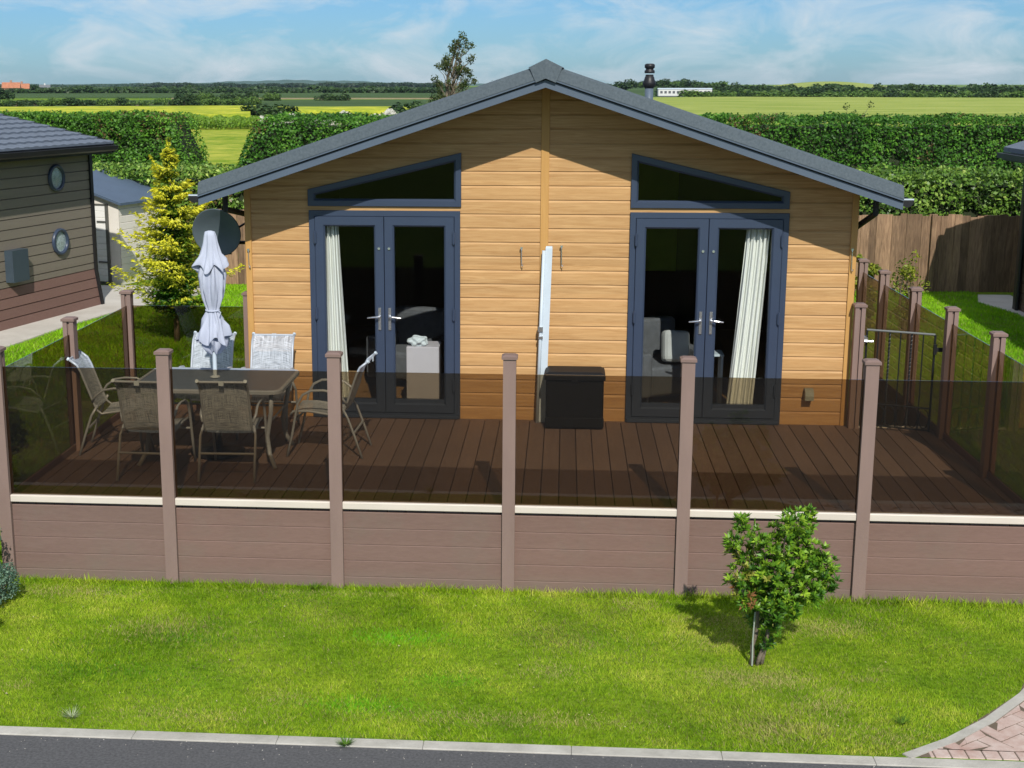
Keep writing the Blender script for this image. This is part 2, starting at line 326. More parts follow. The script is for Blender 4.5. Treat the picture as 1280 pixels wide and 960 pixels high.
# numpy noise: a few random sines
_ph = rng.uniform(0, 6.28, (24, 4)); _dr = rng.normal(size=(24, 3)); _dr /= np.linalg.norm(_dr, axis=1)[:, None]
def sn(P, freq, seed=0, n=6):
    P = np.asarray(P, float); out = np.zeros(len(P))
    for k in range(n):
        i = (seed * 5 + k) % 24
        out += np.sin(P @ _dr[i] * freq * (1 + .45 * k) + _ph[i, 0] * (seed + 1)) / (1 + .3 * k)
    return out / 2.2
def leaves_mesh(P, N, size, cols, aspect=.5, seg=1, name='leaves', T=None):
    """P points, N leaf normals (approx), size per leaf: pointed 4-corner leaves folded at the midrib"""
    n = len(P); T = rng.normal(size=(n, 3)) if T is None else T; T -= N * (T * N).sum(1)[:, None]; T /= np.linalg.norm(T, axis=1)[:, None] + 1e-9
    B = np.cross(N, T); L = size[:, None]
    V = np.empty((n, 4, 3))
    V[:, 0] = P - T * L * .5; V[:, 1] = P + B * L * aspect * .5 + N * L * .10
    V[:, 2] = P + T * L * .5; V[:, 3] = P - B * L * aspect * .5 + N * L * .10
    return quads_mesh(V, cols, name)
def quads_mesh(V, cols, name):
    n, k = V.shape[0], V.shape[1]
    me = bpy.data.meshes.new(name); me.vertices.add(n * k); me.vertices.foreach_set('co', V.reshape(-1).astype(np.float32))
    me.loops.add(n * k); me.loops.foreach_set('vertex_index', np.arange(n * k, dtype=np.int32))
    me.polygons.add(n); me.polygons.foreach_set('loop_start', np.arange(0, n * k, k, dtype=np.int32)); me.polygons.foreach_set('loop_total', np.full(n, k, dtype=np.int32))
    me.update(calc_edges=True)
    at_ = me.attributes.new('tone', 'FLOAT_COLOR', 'FACE'); c = np.ones((n, 4), np.float32); c[:, :3] = cols; at_.data.foreach_set('color', c.reshape(-1))
    return me
def tones(n, cs, t=None, jit=.25):
    cs = np.array(cs); t = rng.random(n) if t is None else np.clip(t, 0, .9999)
    k = t * (len(cs) - 1); i = k.astype(int); f = (k - i)[:, None]
    c = cs[i] * (1 - f) + cs[i + 1] * f
    return np.clip(c * (1 + rng.uniform(-jit, jit, (n, 1))), 0, 1)
def unit(v): return v / (np.linalg.norm(v, axis=1)[:, None] + 1e-9)

G = -.65                       # ground level; the deck is z = 0
YF = 13.75                     # facade
YR = 10.57                     # front balustrade
# ------------------------------------------------------------------ setting
b = MB()
b.add([(-9000, -400, -.75), (9000, -400, -.75), (9000, 7.9, -.75), (-9000, 7.9, -.75), (-9000, 7.9, G), (9000, 7.9, G), (9000, 9500, G), (-9000, 9500, G)],
      [(0, 1, 2, 3), (3, 2, 5, 4), (4, 5, 6, 7)])
tag(b.build('ground', m_ground, fix=False), kind='structure')
b = MB(); b.add([(-60, -3, -.657), (60, -3, -.657), (60, 7.83, -.657), (-60, 7.83, -.657)], [(0, 1, 2, 3)])
tag(b.build('road', m_asph, fix=False), kind='structure')
# kerb stones along the road
b = MB(); x = -30.1
while x < 30:
    b.bbox(x + .001, x + .914, 7.815, 7.92, -.76, -.648 + random.uniform(-.001, .001), .003); x += .915
k1 = tag(b.build('kerb', m_kerb), kind='structure')
# curved kerb of the driveway
dk = [(2.13, 7.93), (2.45, 8.16), (2.78, 8.47), (3.12, 8.87), (3.45, 9.35), (3.75, 9.95), (3.98, 10.7), (4.12, 11.6), (4.2, 12.8)]
b = MB(); ring = []
for i, p in enumerate(dk):
    a, c = dk[max(i - 1, 0)], dk[min(i + 1, len(dk) - 1)]; d = Vector((c[0] - a[0], c[1] - a[1], 0)).normalized(); nrm = Vector((-d.y, d.x, 0)); q = Vector((p[0], p[1], 0))
    w0, w1 = (.034, -.034)
    ring.append([q + nrm * w1 + Vector((0, 0, -.72)), q + nrm * w1 + Vector((0, 0, -.642)), q + nrm * w0 + Vector((0, 0, -.642)), q + nrm * w0 + Vector((0, 0, -.72))])
b.loft(ring, True, True); tag(b.build('driveway_kerb', m_kerb), kind='structure')
# driveway pavers (herringbone, real bricks, clipped by the kerb)
m_pav = pm('block_paving', (.40, .26, .215), .85, .0, (7, 7, 7), .4, 120, col2=(.54, .44, .39), detail=3)
b = MB(); s = .1; gap = .0035
def kx(y):  # inner edge of the kerb at y
    for (x0, y0), (x1, y1) in zip(dk, dk[1:]):
        if y0 <= y <= y1: return x0 + (x1 - x0) * (y - y0) / (y1 - y0)
    return dk[-1][0] if y > dk[-1][1] else dk[0][0] - (dk[0][1] - y) * 1.4
rot = Matrix.Rotation(R(38), 4, 'Z')
def brick(cx, cy, lx, ly):
    zz = -.645 + random.uniform(-.002, .002)
    cs = [rot @ Vector(p) for p in ((cx + gap, cy + gap, 0), (cx + lx - gap, cy + gap, 0), (cx + lx - gap, cy + ly - gap, 0), (cx + gap, cy + ly - gap, 0))]
    cs = [c + Vector((3.5, 9.0, 0)) for c in cs]
    if max(c.y for c in cs) < 7.94 or max(c.y for c in cs) > 12.5 or max(c.x for c in cs) > 7.5: return
    if all(c.x < kx(c.y) + .02 for c in cs): return
    poly = []
    for c in cs:   # push corners that stray over the kerb back onto its line
        poly.append((max(c.x, kx(max(c.y, 7.93)) + .055), max(c.y, 8.04)))
    b.loft([[(x, y, -.70) for x, y in poly], [(x, y, zz - .003) for x, y in poly], [(x + (.002 if i in (0, 3) else -.002), y, zz) for i, (x, y) in enumerate(poly)]], False, True)
for i in range(-30, 40):
    for j in range(-14, 20):
        ox, oy = i * s + j * 2 * s, i * s - j * 2 * s
        brick(ox, oy, 2 * s, s); brick(ox + 2 * s, oy - 0, s, 2 * s) if False else brick(ox - 0, oy + s, s, 2 * s)
xx = 2.2
while xx < 7.5:
    q = MB; xa = max(xx, 2.27)
    b.bbox(xa + gap, xx + .1 - gap, 7.93, 8.035, -.70, -.644, .003); xx += .1
tag(b.build('driveway', m_pav), kind='structure')
b = MB(); b.add([(2.2, 7.93, -.668), (9, 7.93, -.668), (9, 12.7, -.668), (4.1, 12.7, -.668), (3.95, 10.7, -.668), (3.1, 8.9, -.668)], [(0, 1, 2, 3, 4, 5)])
for v in range(len(b.v)): b.v[v] = (b.v[v][0], b.v[v][1], -.648)
tag(b.build('driveway_bed', pm('joint_sand', (.13, .10, .07), .95, .2), fix=False), kind='structure')

# concrete path beside the left neighbour
def sheet(name, pts, z, mat, kind='structure'):
    b = MB(); b.add([(x, y, z) for x, y in pts], [tuple(range(len(pts)))]); o = b.build(name, mat, fix=False); tag(o, kind=kind); return o
def slab(name, pts, z0, z1, mat):
    b = MB(); b.loft([[(x, y, z0) for x, y in pts], [(x, y, z1) for x, y in pts]], False, True); return tag(b.build(name, mat), kind='structure')
slab('path', [(-12.6, 9.5), (-11.6, 9.5), (-8.62, 20.3), (-8.35, 22.3), (-7.95, 24.2), (-6.9, 26.4), (-7.0, 27.2), (-10.2, 27.2), (-10.2, 24.6), (-8.7, 24.9)], -.72, G + .02, m_path)
slab('gravel_path', [(8.0, 27.2), (7.75, 26.3), (8.05, 24.9), (8.15, 18), (8.6, 18), (8.6, 27.2)], -.72, G + .02, m_path)

# far fields, each a low standing crop with its own thickness
def fxy(px, d): p = ray(px, 300); k = d / (Vector((p.x, p.y, 0)).length); return (p.x * k, p.y * k)
slab('rapeseed_field', [fxy(-400, 146), fxy(318, 146), fxy(318, 180), fxy(326, 205), fxy(-500, 205)], G - .1, .35, m_rape)
slab('rapeseed_field', [fxy(360, 172), fxy(500, 172), fxy(540, 200), fxy(350, 200)], G - .1, .25, m_rape)
slab('crop_field', [fxy(770, 150), fxy(1900, 150), fxy(1900, 372), fxy(900, 372), fxy(700, 330)], G - .1, .15, m_crop)
slab('pasture', [fxy(-200, 53), fxy(560, 53), fxy(700, 140), fxy(-300, 140)], G - .1, G + .05, m_rough)
slab('stubble_field', [fxy(222, 385), fxy(760, 385), fxy(720, 520), fxy(222, 520)], G - .1, G + .15, m_tan)
slab('far_field', [fxy(-600, 232), fxy(760, 262), fxy(760, 383), fxy(-600, 383)], G - .1, G + .06, m_dgreen)
slab('far_field', [fxy(-900, 525), fxy(2000, 525), fxy(2000, 2400), fxy(-900, 2400)], G - .1, G + .3, m_dgreen)
def hill(name, x0, x1, d, prof, mat, depth=600, n=60):
    b = MB(); rings = []
    for i in range(n + 1):
        t = i / n; px = x0 + (x1 - x0) * t; h = prof(t)
        ring = []
        for k, s_ in enumerate((0, .12, .25, .4, .6, .8, 1)):
            x, y = fxy(px, d + depth * s_); prof2 = math.sin(min(s_ / .5, 1) * math.pi / 2) if s_ < .5 else math.cos((s_ - .5) * math.pi)
            ring.append((x, y, G - 1 + (h + 1) * max(0, prof2)))
        rings.append(ring)
    b.loft(rings, closed=False); o = b.build(name, mat, smooth=True); return tag(o, kind='structure')
hill('far_hill', 60, 720, 3300, lambda t: (max(0, math.sin(math.pi * t)) ** .6) * (8 + 1.5 * math.sin(t * 23) + math.sin(t * 57) * .7), m_hill, 1200)
hill('far_hill', 262, 492, 3600, lambda t: (max(0, math.sin(math.pi * t)) ** .35) * (15.5 + 1.2 * math.sin(t * 17) + .8 * math.sin(t * 61)), m_hill, 1200)
hill('far_hill', 700, 1000, 700, lambda t: 4.2 * math.sin(math.pi * t) ** .8 + .3 * math.sin(17 * t), m_dgreen, 200)
hill('far_hill', 940, 1110, 1500, lambda t: 7.2 * math.sin(math.pi * t), m_crop, 400)

# ------------------------------------------------------------------ lodge
lodge = empty('lodge', (-.19, YF, G), 'wood clad holiday lodge with grey roof and two pairs of french doors behind the deck', 'lodge')
LO = Vector((-.19, YF, G))
class PB(MB):     # builds in world coordinates, stored relative to its top-level empty
    def part(s, name, mat, parent, origin, smooth=False, fix=True):
        s.v = [tuple(Vector(p) - origin) for p in s.v]; return s.build(name, mat, parent, smooth, fix)
X0, X1, XR = -3.185, 2.835, -.19
def roofz(x, top=3.30, sl=.334): return top - sl * abs(x - XR)
PER, Z0B = .1397, 2.2318
# front cladding, each board with a chamfered top edge and a shadow groove
b = PB(); k0 = math.floor((-.02 - Z0B) / PER)
for k in range(k0, 9):
    za = Z0B + k * PER; zb = za + PER
    if za > 3.3: break
    prof = [(.011, za), (0.0, za + .002), (0.0, zb - .024), (.011, zb - .003), (.011, zb)]
    zlo = max(za, -.02)
    prof = [(dy, max(z, zlo)) for dy, z in prof]
    b.loft([[(X0, YF + dy, z) for dy, z in prof], [(X1, YF + dy, z) for dy, z in prof]], closed=False)
w = b.part('wall', m_siding, lodge, Vector((0, 0, 0)))
# trim the gable to the roof line and cut the openings
bm = bmesh.new(); bm.from_mesh(w.data)
for sx in (-1, 1):
    g_ = list(bm.verts) + list(bm.edges) + list(bm.faces)
    bmesh.ops.bisect_plane(bm, geom=g_, plane_co=(XR, 0, 3.40), plane_no=Vector((sx * .334, 0, 1)).normalized(), clear_outer=True)
bm.to_mesh(w.data); bm.free()
D1 = (-2.548, -1.030, .0, 2.118); D2 = (.647, 2.190, .0, 2.118)
def rect(d, i=0): return [(d[0] + i, d[2] + i), (d[1] - i, d[2] + i), (d[1] - i, d[3] - i), (d[0] + i, d[3] - i)]
TW1 = [(-2.555, 2.160), (-1.020, 2.160), (-1.020, 2.690), (-2.555, 2.325)]
TW2 = [(.648, 2.160), (2.185, 2.160), (2.185, 2.325), (.648, 2.690)]
def shrink(poly, i):
    cx = sum(p[0] for p in poly) / len(poly); n = len(poly); out = []
    for k in range(n):
        p0, p1, p2 = Vector(poly[k - 1]), Vector(poly[k]), Vector(poly[(k + 1) % n])
        d1 = (p1 - p0).normalized(); d2 = (p2 - p1).normalized(); n1_ = Vector((-d1.y, d1.x)); n2_ = Vector((-d2.y, d2.x))
        a = p1 + n1_ * i; b_ = p1 + n2_ * i
        cr = d1.x * d2.y - d1.y * d2.x
        t = ((b_ - a).x * d2.y - (b_ - a).y * d2.x) / cr
        q = a + d1 * t; out.append((q.x, q.y))
    return out
for poly in (rect(D1, .02), rect(D2, .02), shrink(TW1, .02), shrink(TW2, .02)): cut_hole(w, poly)
for v in w.data.vertices: v.co -= LO
b = PB()
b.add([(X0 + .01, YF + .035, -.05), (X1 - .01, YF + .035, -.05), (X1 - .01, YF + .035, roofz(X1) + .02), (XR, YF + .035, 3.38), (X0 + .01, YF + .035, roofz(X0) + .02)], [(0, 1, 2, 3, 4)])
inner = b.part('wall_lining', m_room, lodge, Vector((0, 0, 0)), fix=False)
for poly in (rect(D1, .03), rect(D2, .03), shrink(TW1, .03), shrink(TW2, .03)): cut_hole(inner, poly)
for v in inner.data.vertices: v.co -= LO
# side and rear walls, skirting
YB = 24.7
for nm, xs in (('side_wall', X0), ('side_wall', X1)):
    b = PB(); sg = -1 if xs < 0 else 1; k = k0 - 4
    for k in range(k0 - 4, 2):
        za = Z0B + k * PER; zb = za + PER
        b.loft([[(xs + sg * .0 - sg * dy, YF + .0, z) for dy, z in ((.01, za), (0, za + .004), (0, zb - .022), (.011, zb - .003), (.011, zb))],
                [(xs - sg * dy, YB, z) for dy, z in ((.01, za), (0, za + .004), (0, zb - .022), (.011, zb - .003), (.011, zb))]], closed=False)
    b.part(nm, m_siding, lodge, LO)
b = PB(); b.add([(X0, YB, G), (X1, YB, G), (X1, YB, roofz(X1)), (XR, YB, 3.35), (X0, YB, roofz(X0))], [(0, 1, 2, 3, 4)]); b.part('rear_wall', m_siding, lodge, LO)
for xa in (X0, X1):      # corner trims
    b = PB(); sg = -1 if xa < 0 else 1
    xo, xi = xa + sg * .018, xa - sg * .045
    b.bbox(min(xo, xi), max(xo, xi), YF - .018, YF + .05, -.02, roofz(xa, 3.385) - .0, .003); b.part('corner_trim', m_sidetrim, lodge, LO)
b = PB(); b.bbox(-.235, -.155, YF - .014, YF + .02, -.01, 3.38, .003); b.part('centre_trim', m_sidetrim, lodge, LO)
# roof: two slabs, verge band of shingles, fascia, ridge caps
YO = 13.05
for sg in (-1, 1):
    xe = XR + sg * 3.30
    zt = lambda x: 3.54 - .334 * abs(x - XR)
    b = PB()
    def sec(y, top, bot, x_a=XR, x_b=xe): return [(x_a, y, zt(x_a) - bot), (x_b, y, zt(x_b) - bot), (x_b, y, zt(x_b) - top), (x_a, y, zt(x_a) - top)]
    b.loft([sec(YO + .006, .135, .139), sec(YO + .0, .12, .139), sec(YO + .03, .02, .141), sec(YO + .07, 0, .16), sec(YB + .4, 0, .16)], True, True)
    rf = b.part('roof', m_shingle, lodge, LO)
    b = PB(); b.loft([sec(YO + .022, .155, .222), sec(YO + .045, .155, .222)], True, True)
    b.part('fascia', m_fascia, lodge, LO)
    b = PB(); b.loft([sec(YO + .035, .13, .165), sec(YO + .06, .13, .165)], True, True); b.part('drip_strip', m_black, lodge, LO)
    b = PB(); b.loft([sec(YO - .006, .128, .140), sec(YO + .03, .128, .140)], True, True); b.part('verge_trim', m_fascia, lodge, LO)
    # soffit boards
    b = PB(); b.loft([sec(YO + .045, .165, .178), sec(YF - .002, .165, .178)], True, True); b.part('soffit', m_black, lodge, LO)
    # gutter along the eave: open half-round with end cap
    b = PB(); gx, gz_ = xe + sg * .045, zt(xe) - .135
    prof = [(gx + .058 * math.cos(a), gz_ + .058 * math.sin(a) * 1.15) for a in [math.pi + i * math.pi / 10 for i in range(11)]]
    prof2 = [(gx + .052 * math.cos(a), gz_ + .052 * math.sin(a) * 1.15) for a in [2 * math.pi - i * math.pi / 10 for i in range(11)]]
    b.loft([[(x, y, z) for x, z in prof + prof2] for y in (YO + .06, YB + .4)], True, True)
    b.prism(prof, YO + .045, YO + .06); b.part('gutter', m_black, lodge, LO)
    b = PB(); b.box(gx - .06 * 1, gx + .06, YO + .06, YO + .08, gz_ - .012, gz_ + .012); b.part('gutter_clip', m_white, lodge, LO)
    b = PB(); xw = (X0 - .04) if sg < 0 else (X1 + .035); yw = YF + (.85 if sg < 0 else .22)
    xd = xe - sg * .13
    b.tube([(xd, YO + .55, gz_ - .04), (xd, YO + .55, gz_ - .17), (xw, yw - .03, gz_ - .34), (xw, yw, gz_ - .5), (xw, yw, G + .05)], .030, 10)
    b.part('downpipe', m_black, lodge, LO)
# ridge: folded cap on the gable, then a run of caps
b = PB(); dz = .028
y0 = YO - .012
capw = .165
lo = [(XR - capw, 3.54 - .334 * capw + .008), (XR - .02, 3.552), (XR + .02, 3.552), (XR + capw, 3.54 - .334 * capw + .008)]
pts_f = [(XR - .15, YO + .012, 3.495), (XR - .092, YO - .016, 3.362), (XR, YO - .022, 3.400), (XR + .092, YO - .016, 3.362), (XR + .15, YO + .012, 3.495), (XR, YO + .012, 3.575)]
b.add(pts_f, [(0, 1, 2, 5), (5, 2, 3, 4)])
b.add([(XR - .15, YO + .012, 3.495), (XR, YO + .012, 3.575), (XR + .15, YO + .012, 3.495), (XR - capw, YO + .06, 3.497), (XR, YO + .06, 3.577), (XR + capw, YO + .06, 3.497)], [(0, 1, 4, 3), (1, 2, 5, 4)])
b.add([(XR - capw, YO + .055, 3.492), (XR, YO + .06, 3.575), (XR + capw, YO + .055, 3.492), (XR - capw, YO + .5, 3.497), (XR, YO + .5, 3.575), (XR + capw, YO + .5, 3.497)], [(0, 1, 4, 3), (1, 2, 5, 4)])
y = YO + .48
while y < YB + .3:
    b.add([(XR - capw, y, 3.500), (XR, y, 3.572), (XR + capw, y, 3.500), (XR - capw, y + .34, 3.49), (XR, y + .34, 3.56), (XR + capw, y + .34, 3.49)], [(0, 1, 4, 3), (1, 2, 5, 4)]); y += .3
rc = b.part('ridge_cap', m_shingle, lodge, LO, fix=False)
# flue
fx, fy = .985, 17.0
b = PB(); b.lathe([(0.0495, -.55), (0.0495, .08)], (fx, fy, 3.25), 20); b.lathe([(0.0858, -.33), (0.0561, -.22)], (fx, fy, 3.35), 20)
fl = b.part('flue', m_fascia, lodge, LO, True)
b = PB(); b.lathe([(0.0515, .0), (0.0759, .035), (0.0792, .065), (0.0627, .10), (0.0561, .13), (0.0495, .135), (0.0462, .16)], (fx, fy, 3.30), 20)
b.lathe([(0.0581, .0), (0.0607, .01), (0.0607, .03), (0.0462, .04), (0.0462, .055), (0.0607, .065), (0.0607, .10), (0.0396, .112)], (fx, fy, 3.475), 20)
b.part('cowl', m_black, fl, Vector((0, 0, 0)) + LO, True)

# french doors
def frame_ring(b, outer, inner, y0, y1):
    n = len(outer)
    b.loft([[(x, y0, z) for x, z in outer], [(x, y0, z) for x, z in inner], [(x, y1, z) for x, z in inner], [(x, y1, z) for x, z in outer], [(x, y0, z) for x, z in outer]])
def bev_frame(b, poly, w_, y0, y1, bev=.012):
    """mitred frame: flat face, bevelled towards the glass"""
    o = poly; a = shrink(poly, .003); i1 = shrink(poly, w_ - bev); i2 = shrink(poly, w_)
    b.loft([[(x, y1, z) for x, z in o], [(x, y0 + .003, z) for x, z in o], [(x, y0, z) for x, z in a], [(x, y0, z) for x, z in i1], [(x, y0 + bev, z) for x, z in i2], [(x, y1, z) for x, z in i2], [(x, y1, z) for x, z in o]])
def french(D):
    xa, xb, za, zb = D; xm = (xa + xb) / 2 - .003
    b = PB(); bev_frame(b, rect((xa, xb, .0, zb)), .066, YF - .028, YF + .07); 
    b.bbox(xa + .01, xb - .01, YF - .062, YF - .029, .004, .036, .004)
    b.part('door_frame', m_grey, lodge, LO)
    for sg in (-1, 1):
        l0, l1 = (xa + .062, xm - .003) if sg < 0 else (xm + .003, xb - .062)
        b = PB(); out = rect((l0, l1, .062, zb - .060)); 
        st = .098
        bev_frame(b, out, st, YF - .040, YF + .04, .016)
        b.box(l0 + .09, l1 - .09, YF - .022, YF + .03, .062 + .09, .062 + .135)
        leaf = b.part('door', m_grey, lodge, LO)
        b = PB(); b.box(l0 + st - .004, l1 - st + .004, YF - .006, YF + .018, .19, zb - .060 - st + .004); b.part('pane', m_winglass, leaf, LO)
        hx = (l1 - .048) if sg < 0 else (l0 + .048)
        b = PB(); b.bbox(hx - .015, hx + .015, YF - .052, YF - .041, .915, 1.145, .004)
        b.tube([(hx, YF - .05, 1.055), (hx, YF - .088, 1.055), (hx + sg * .03, YF - .098, 1.056), (hx + sg * .075, YF - .1, 1.052), (hx + sg * .118, YF - .094, 1.046)][::1], [.0095, .0095, .010, .009, .007], 10)
        b.part('handle', m_silver, leaf, LO)
        b = PB(); b.tube([(hx - sg * .0, YF - .042, 1.742), (hx, YF - .052, 1.742)], .013, 12); b.part('lock_cap', m_silver, leaf, LO)
        ox = l0 + .002 if sg < 0 else l1 - .002
        for hz in (.35, 1.08, 1.85):
            b = PB(); b.bbox(ox - .014, ox + .014, YF - .062, YF - .041, hz - .055, hz + .055, .004)
            b.tube([(ox, YF - .06, hz - .06), (ox, YF - .06, hz + .065)], .009, 8); b.part('hinge', m_grey, leaf, LO)
french(D1); french(D2)
for poly in (TW1, TW2):
    b = PB(); bev_frame(b, poly, .072, YF - .028, YF + .06, .018); f = b.part('window', m_grey, lodge, LO)
    b = PB(); ip = shrink(poly, .068); b.prism(ip, YF - .006, YF + .018); b.part('pane', m_winglass, f, LO)
# wall light, and the wire hooks
b = PB(); p = at(1011, 493, YF - .05)
b.bbox(p.x - .032, p.x + .032, YF - .01, YF + .0, p.z - .04, p.z + .055, .003)
prof = [(YF - .01, p.z + .058), (YF - .055, p.z + .052), (YF - .095, p.z + .03), (YF - .105, p.z - .01), (YF - .10, p.z - .055), (YF - .01, p.z - .055)]
b.loft([[(x, y, z) for y, z in prof] for x in (p.x - .042, p.x + .042)], True, True)
b.part('wall_light', pm('pewter', (.30, .32, .27), .4, .1), lodge, LO)
for px, py, ln in ((652, 310, .17), (702, 308, .19), (311, 312, .17), (1065, 312, .2)):
    q = at(px, py, YF - .02); b = PB()
    b.tube([(q.x, YF, q.z), (q.x, YF - .045, q.z), (q.x, YF - .045, q.z - .02), (q.x + .002, YF - .04, q.z - ln), (q.x + .012, YF - .045, q.z - ln - .012), (q.x + .016, YF - .05, q.z - ln + .012)], .005, 6)
    b.box(q.x - .012, q.x + .012, YF - .05, YF - .03, q.z - .006, q.z + .012); b.part('wall_hook', m_silver, lodge, LO)
# room inside
b = PB(); b.box(X0 + .06, X1 - .06, YF + .03, 19.2, -.09, .012); b.part('floor', m_floor, lodge, LO)
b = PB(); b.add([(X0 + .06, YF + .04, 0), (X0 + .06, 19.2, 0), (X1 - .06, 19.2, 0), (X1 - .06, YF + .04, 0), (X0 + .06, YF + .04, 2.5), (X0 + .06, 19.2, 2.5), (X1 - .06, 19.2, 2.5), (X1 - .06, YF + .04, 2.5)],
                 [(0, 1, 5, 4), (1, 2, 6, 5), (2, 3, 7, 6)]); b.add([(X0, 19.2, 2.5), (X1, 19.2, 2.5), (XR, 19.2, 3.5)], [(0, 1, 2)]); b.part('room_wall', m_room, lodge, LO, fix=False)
b = PB(); b.box(.62, 1.5, 18.6, 18.7, .9, 2.4); b.part('painted_wall', m_lime, lodge, LO)
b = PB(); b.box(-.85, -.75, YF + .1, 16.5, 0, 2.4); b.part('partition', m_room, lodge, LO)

# curtains: pleated cloth gathered to one side
def curtain(xt0, xt1, xb0, xb1, y, z0, z1, label):
    b = MB(); rings = []; n = 90
    for j in range(26):
        t = j / 25; z = z1 + (z0 - z1) * t; a = xt0 + (xb0 - xt0) * t ** 1.2; c = xt1 + (xb1 - xt1) * t ** 1.2; ring = []
        for i in range(n + 1):
            u = i / n; ring.append((a + (c - a) * u, y + .028 * math.sin(u * 30 + 1.6 * math.sin(u * 6.5 + t) + .6 * math.sin(t * 4)) + .012 * math.sin(u * 71 + t * 3), z))
        rings.append(ring)
    b.loft(rings, closed=False); o = b.build('curtain', m_curtain, smooth=True, fix=False); return tag(o, label, 'curtain')
curtain(-2.43, -2.27, -2.40, -2.17, YF + .11, .03, 1.98, 'white pleated curtain hanging inside the left french doors')
curtain(1.80, 2.03, 1.66, 1.92, YF + .11, .03, 1.98, 'white pleated curtain hanging inside the right french doors')
# things standing inside the doors
def rounded(name, mat, x0, x1, y0, y1, z0, z1, bev=.04, parent=None):
    me = bpy.data.meshes.new(name); bm = bmesh.new(); bmesh.ops.create_cube(bm, size=1)
    for v in bm.verts: v.co = Vector(((x0 + x1) / 2 + v.co.x * (x1 - x0), (y0 + y1) / 2 + v.co.y * (y1 - y0), (z0 + z1) / 2 + v.co.z * (z1 - z0)))
    bmesh.ops.bevel(bm, geom=list(bm.edges), offset=bev, segments=3, affect='EDGES', profile=.6)
    bm.to_mesh(me); bm.free(); return link(name, me, mat, parent)
cab = empty('cabinet', (-1.42, 14.15, .012), 'pale lilac cabinet standing inside the left french doors', 'cabinet')
rounded('cabinet_body', m_lilac, -.19, .15, -.15, .2, .12, .68, .01, cab)
for sx in (-.15, .11):
    for sy in (-.11, .16): MB().box(sx - .015, sx + .015, sy - .015, sy + .015, 0, .12).build('leg', m_black, cab)
me = bpy.data.meshes.new('soft_toy'); bm = bmesh.new(); bmesh.ops.create_icosphere(bm, subdivisions=4, radius=.1)
for v in bm.verts: v.co *= 1 + .18 * math.sin(v.co.x * 60) * math.sin(v.co.z * 50 + 1) + .1 * math.sin(v.co.y * 90); v.co.z *= .55
bm.to_mesh(me); bm.free(); o = link('folded_cloth', me, pm('white_cloth', (.55, .60, .62), .9, .1)); o.location = (-1.5, 14.1, .735)
tag(o, 'crumpled white cloth on the lilac cabinet inside the left doors', 'cloth')
def armchair(loc, rz, label, mat):
    e = empty('armchair', loc, label, 'armchair', rz=rz)
    rounded('seat', mat, -.3, .3, -.3, .3, .1, .42, .06, e); rounded('backrest', mat, -.34, .34, .2, .38, .1, .85, .07, e)
    rounded('armrest', mat, -.42, -.28, -.32, .36, .1, .58, .05, e); rounded('armrest', mat, .28, .42, -.32, .36, .1, .58, .05, e)
    for sx in (-.3, .3):
        for sy in (-.25, .3): MB().tube([(sx, sy, 0), (sx, sy, .12)], .02, 8).build('foot', m_black, e)
    return e
armchair((1.05, 14.75, .012), .5, 'grey armchair behind the left pane of the right french doors', m_sofa)
armchair((-1.7, 15.3, .012), -.4, 'grey armchair far inside the left french doors', m_sofa)
rounded_box = rounded('cushion', pm('pale_cushion', (.42, .43, .42), .9, .1), -.15, .15, -.07, .07, -.17, .17, .06)
rounded_box.location = (1.2, 14.62, .62); rounded_box.rotation_euler = (-.25, .1, .4); tag(rounded_box, 'pale square cushion on the armchair inside the right doors', 'cushion')
e = empty('side_table', (1.55, 14.5, .012), 'slim white side table inside the right french doors', 'side table')
rounded('tabletop', m_white, -.14, .14, -.14, .14, .55, .575, .008, e)
for sx in (-.12, .12):
    for sy in (-.12, .12): MB().box(sx - .012, sx + .012, sy - .012, sy + .012, 0, .55).build('leg', m_white, e)

# ------------------------------------------------------------------ deck
XL, XRR = -4.52, 3.74
def xright(y): return 3.74 - (y - 10.57) * .019
deck = empty('deck', (-.4, 12.1, G), 'brown composite decking in front of the lodge', 'deck')
DO = Vector((-.4, 12.1, G))
b = PB(); x = -.315 - .1525 * 28
while x < 3.75:
    xa, xb = max(x + .003, XL + .0), min(x + .1525 - .003, 3.72)
    yend = YF - .004 if -3.2 < x + .07 < 2.86 else (13.92 if x < -3 else 13.68)
    if xb > xa + .01: b.bbox(xa, xb, YR + .02, yend, -.028, random.uniform(-.001, .0006), .003)
    x += .1525
b.part('decking', m_deck, deck, DO)
b = PB(); b.box(XL, 3.72, YR + .03, 13.66, -.09, -.034); b.part('subframe', m_black, deck, DO)
# entrance landing beyond the gate
b = PB(); b.bbox(2.93, 3.62, 13.66, 13.72, -.12, .012, .004); b.part('gate_sill', m_path, deck, DO)

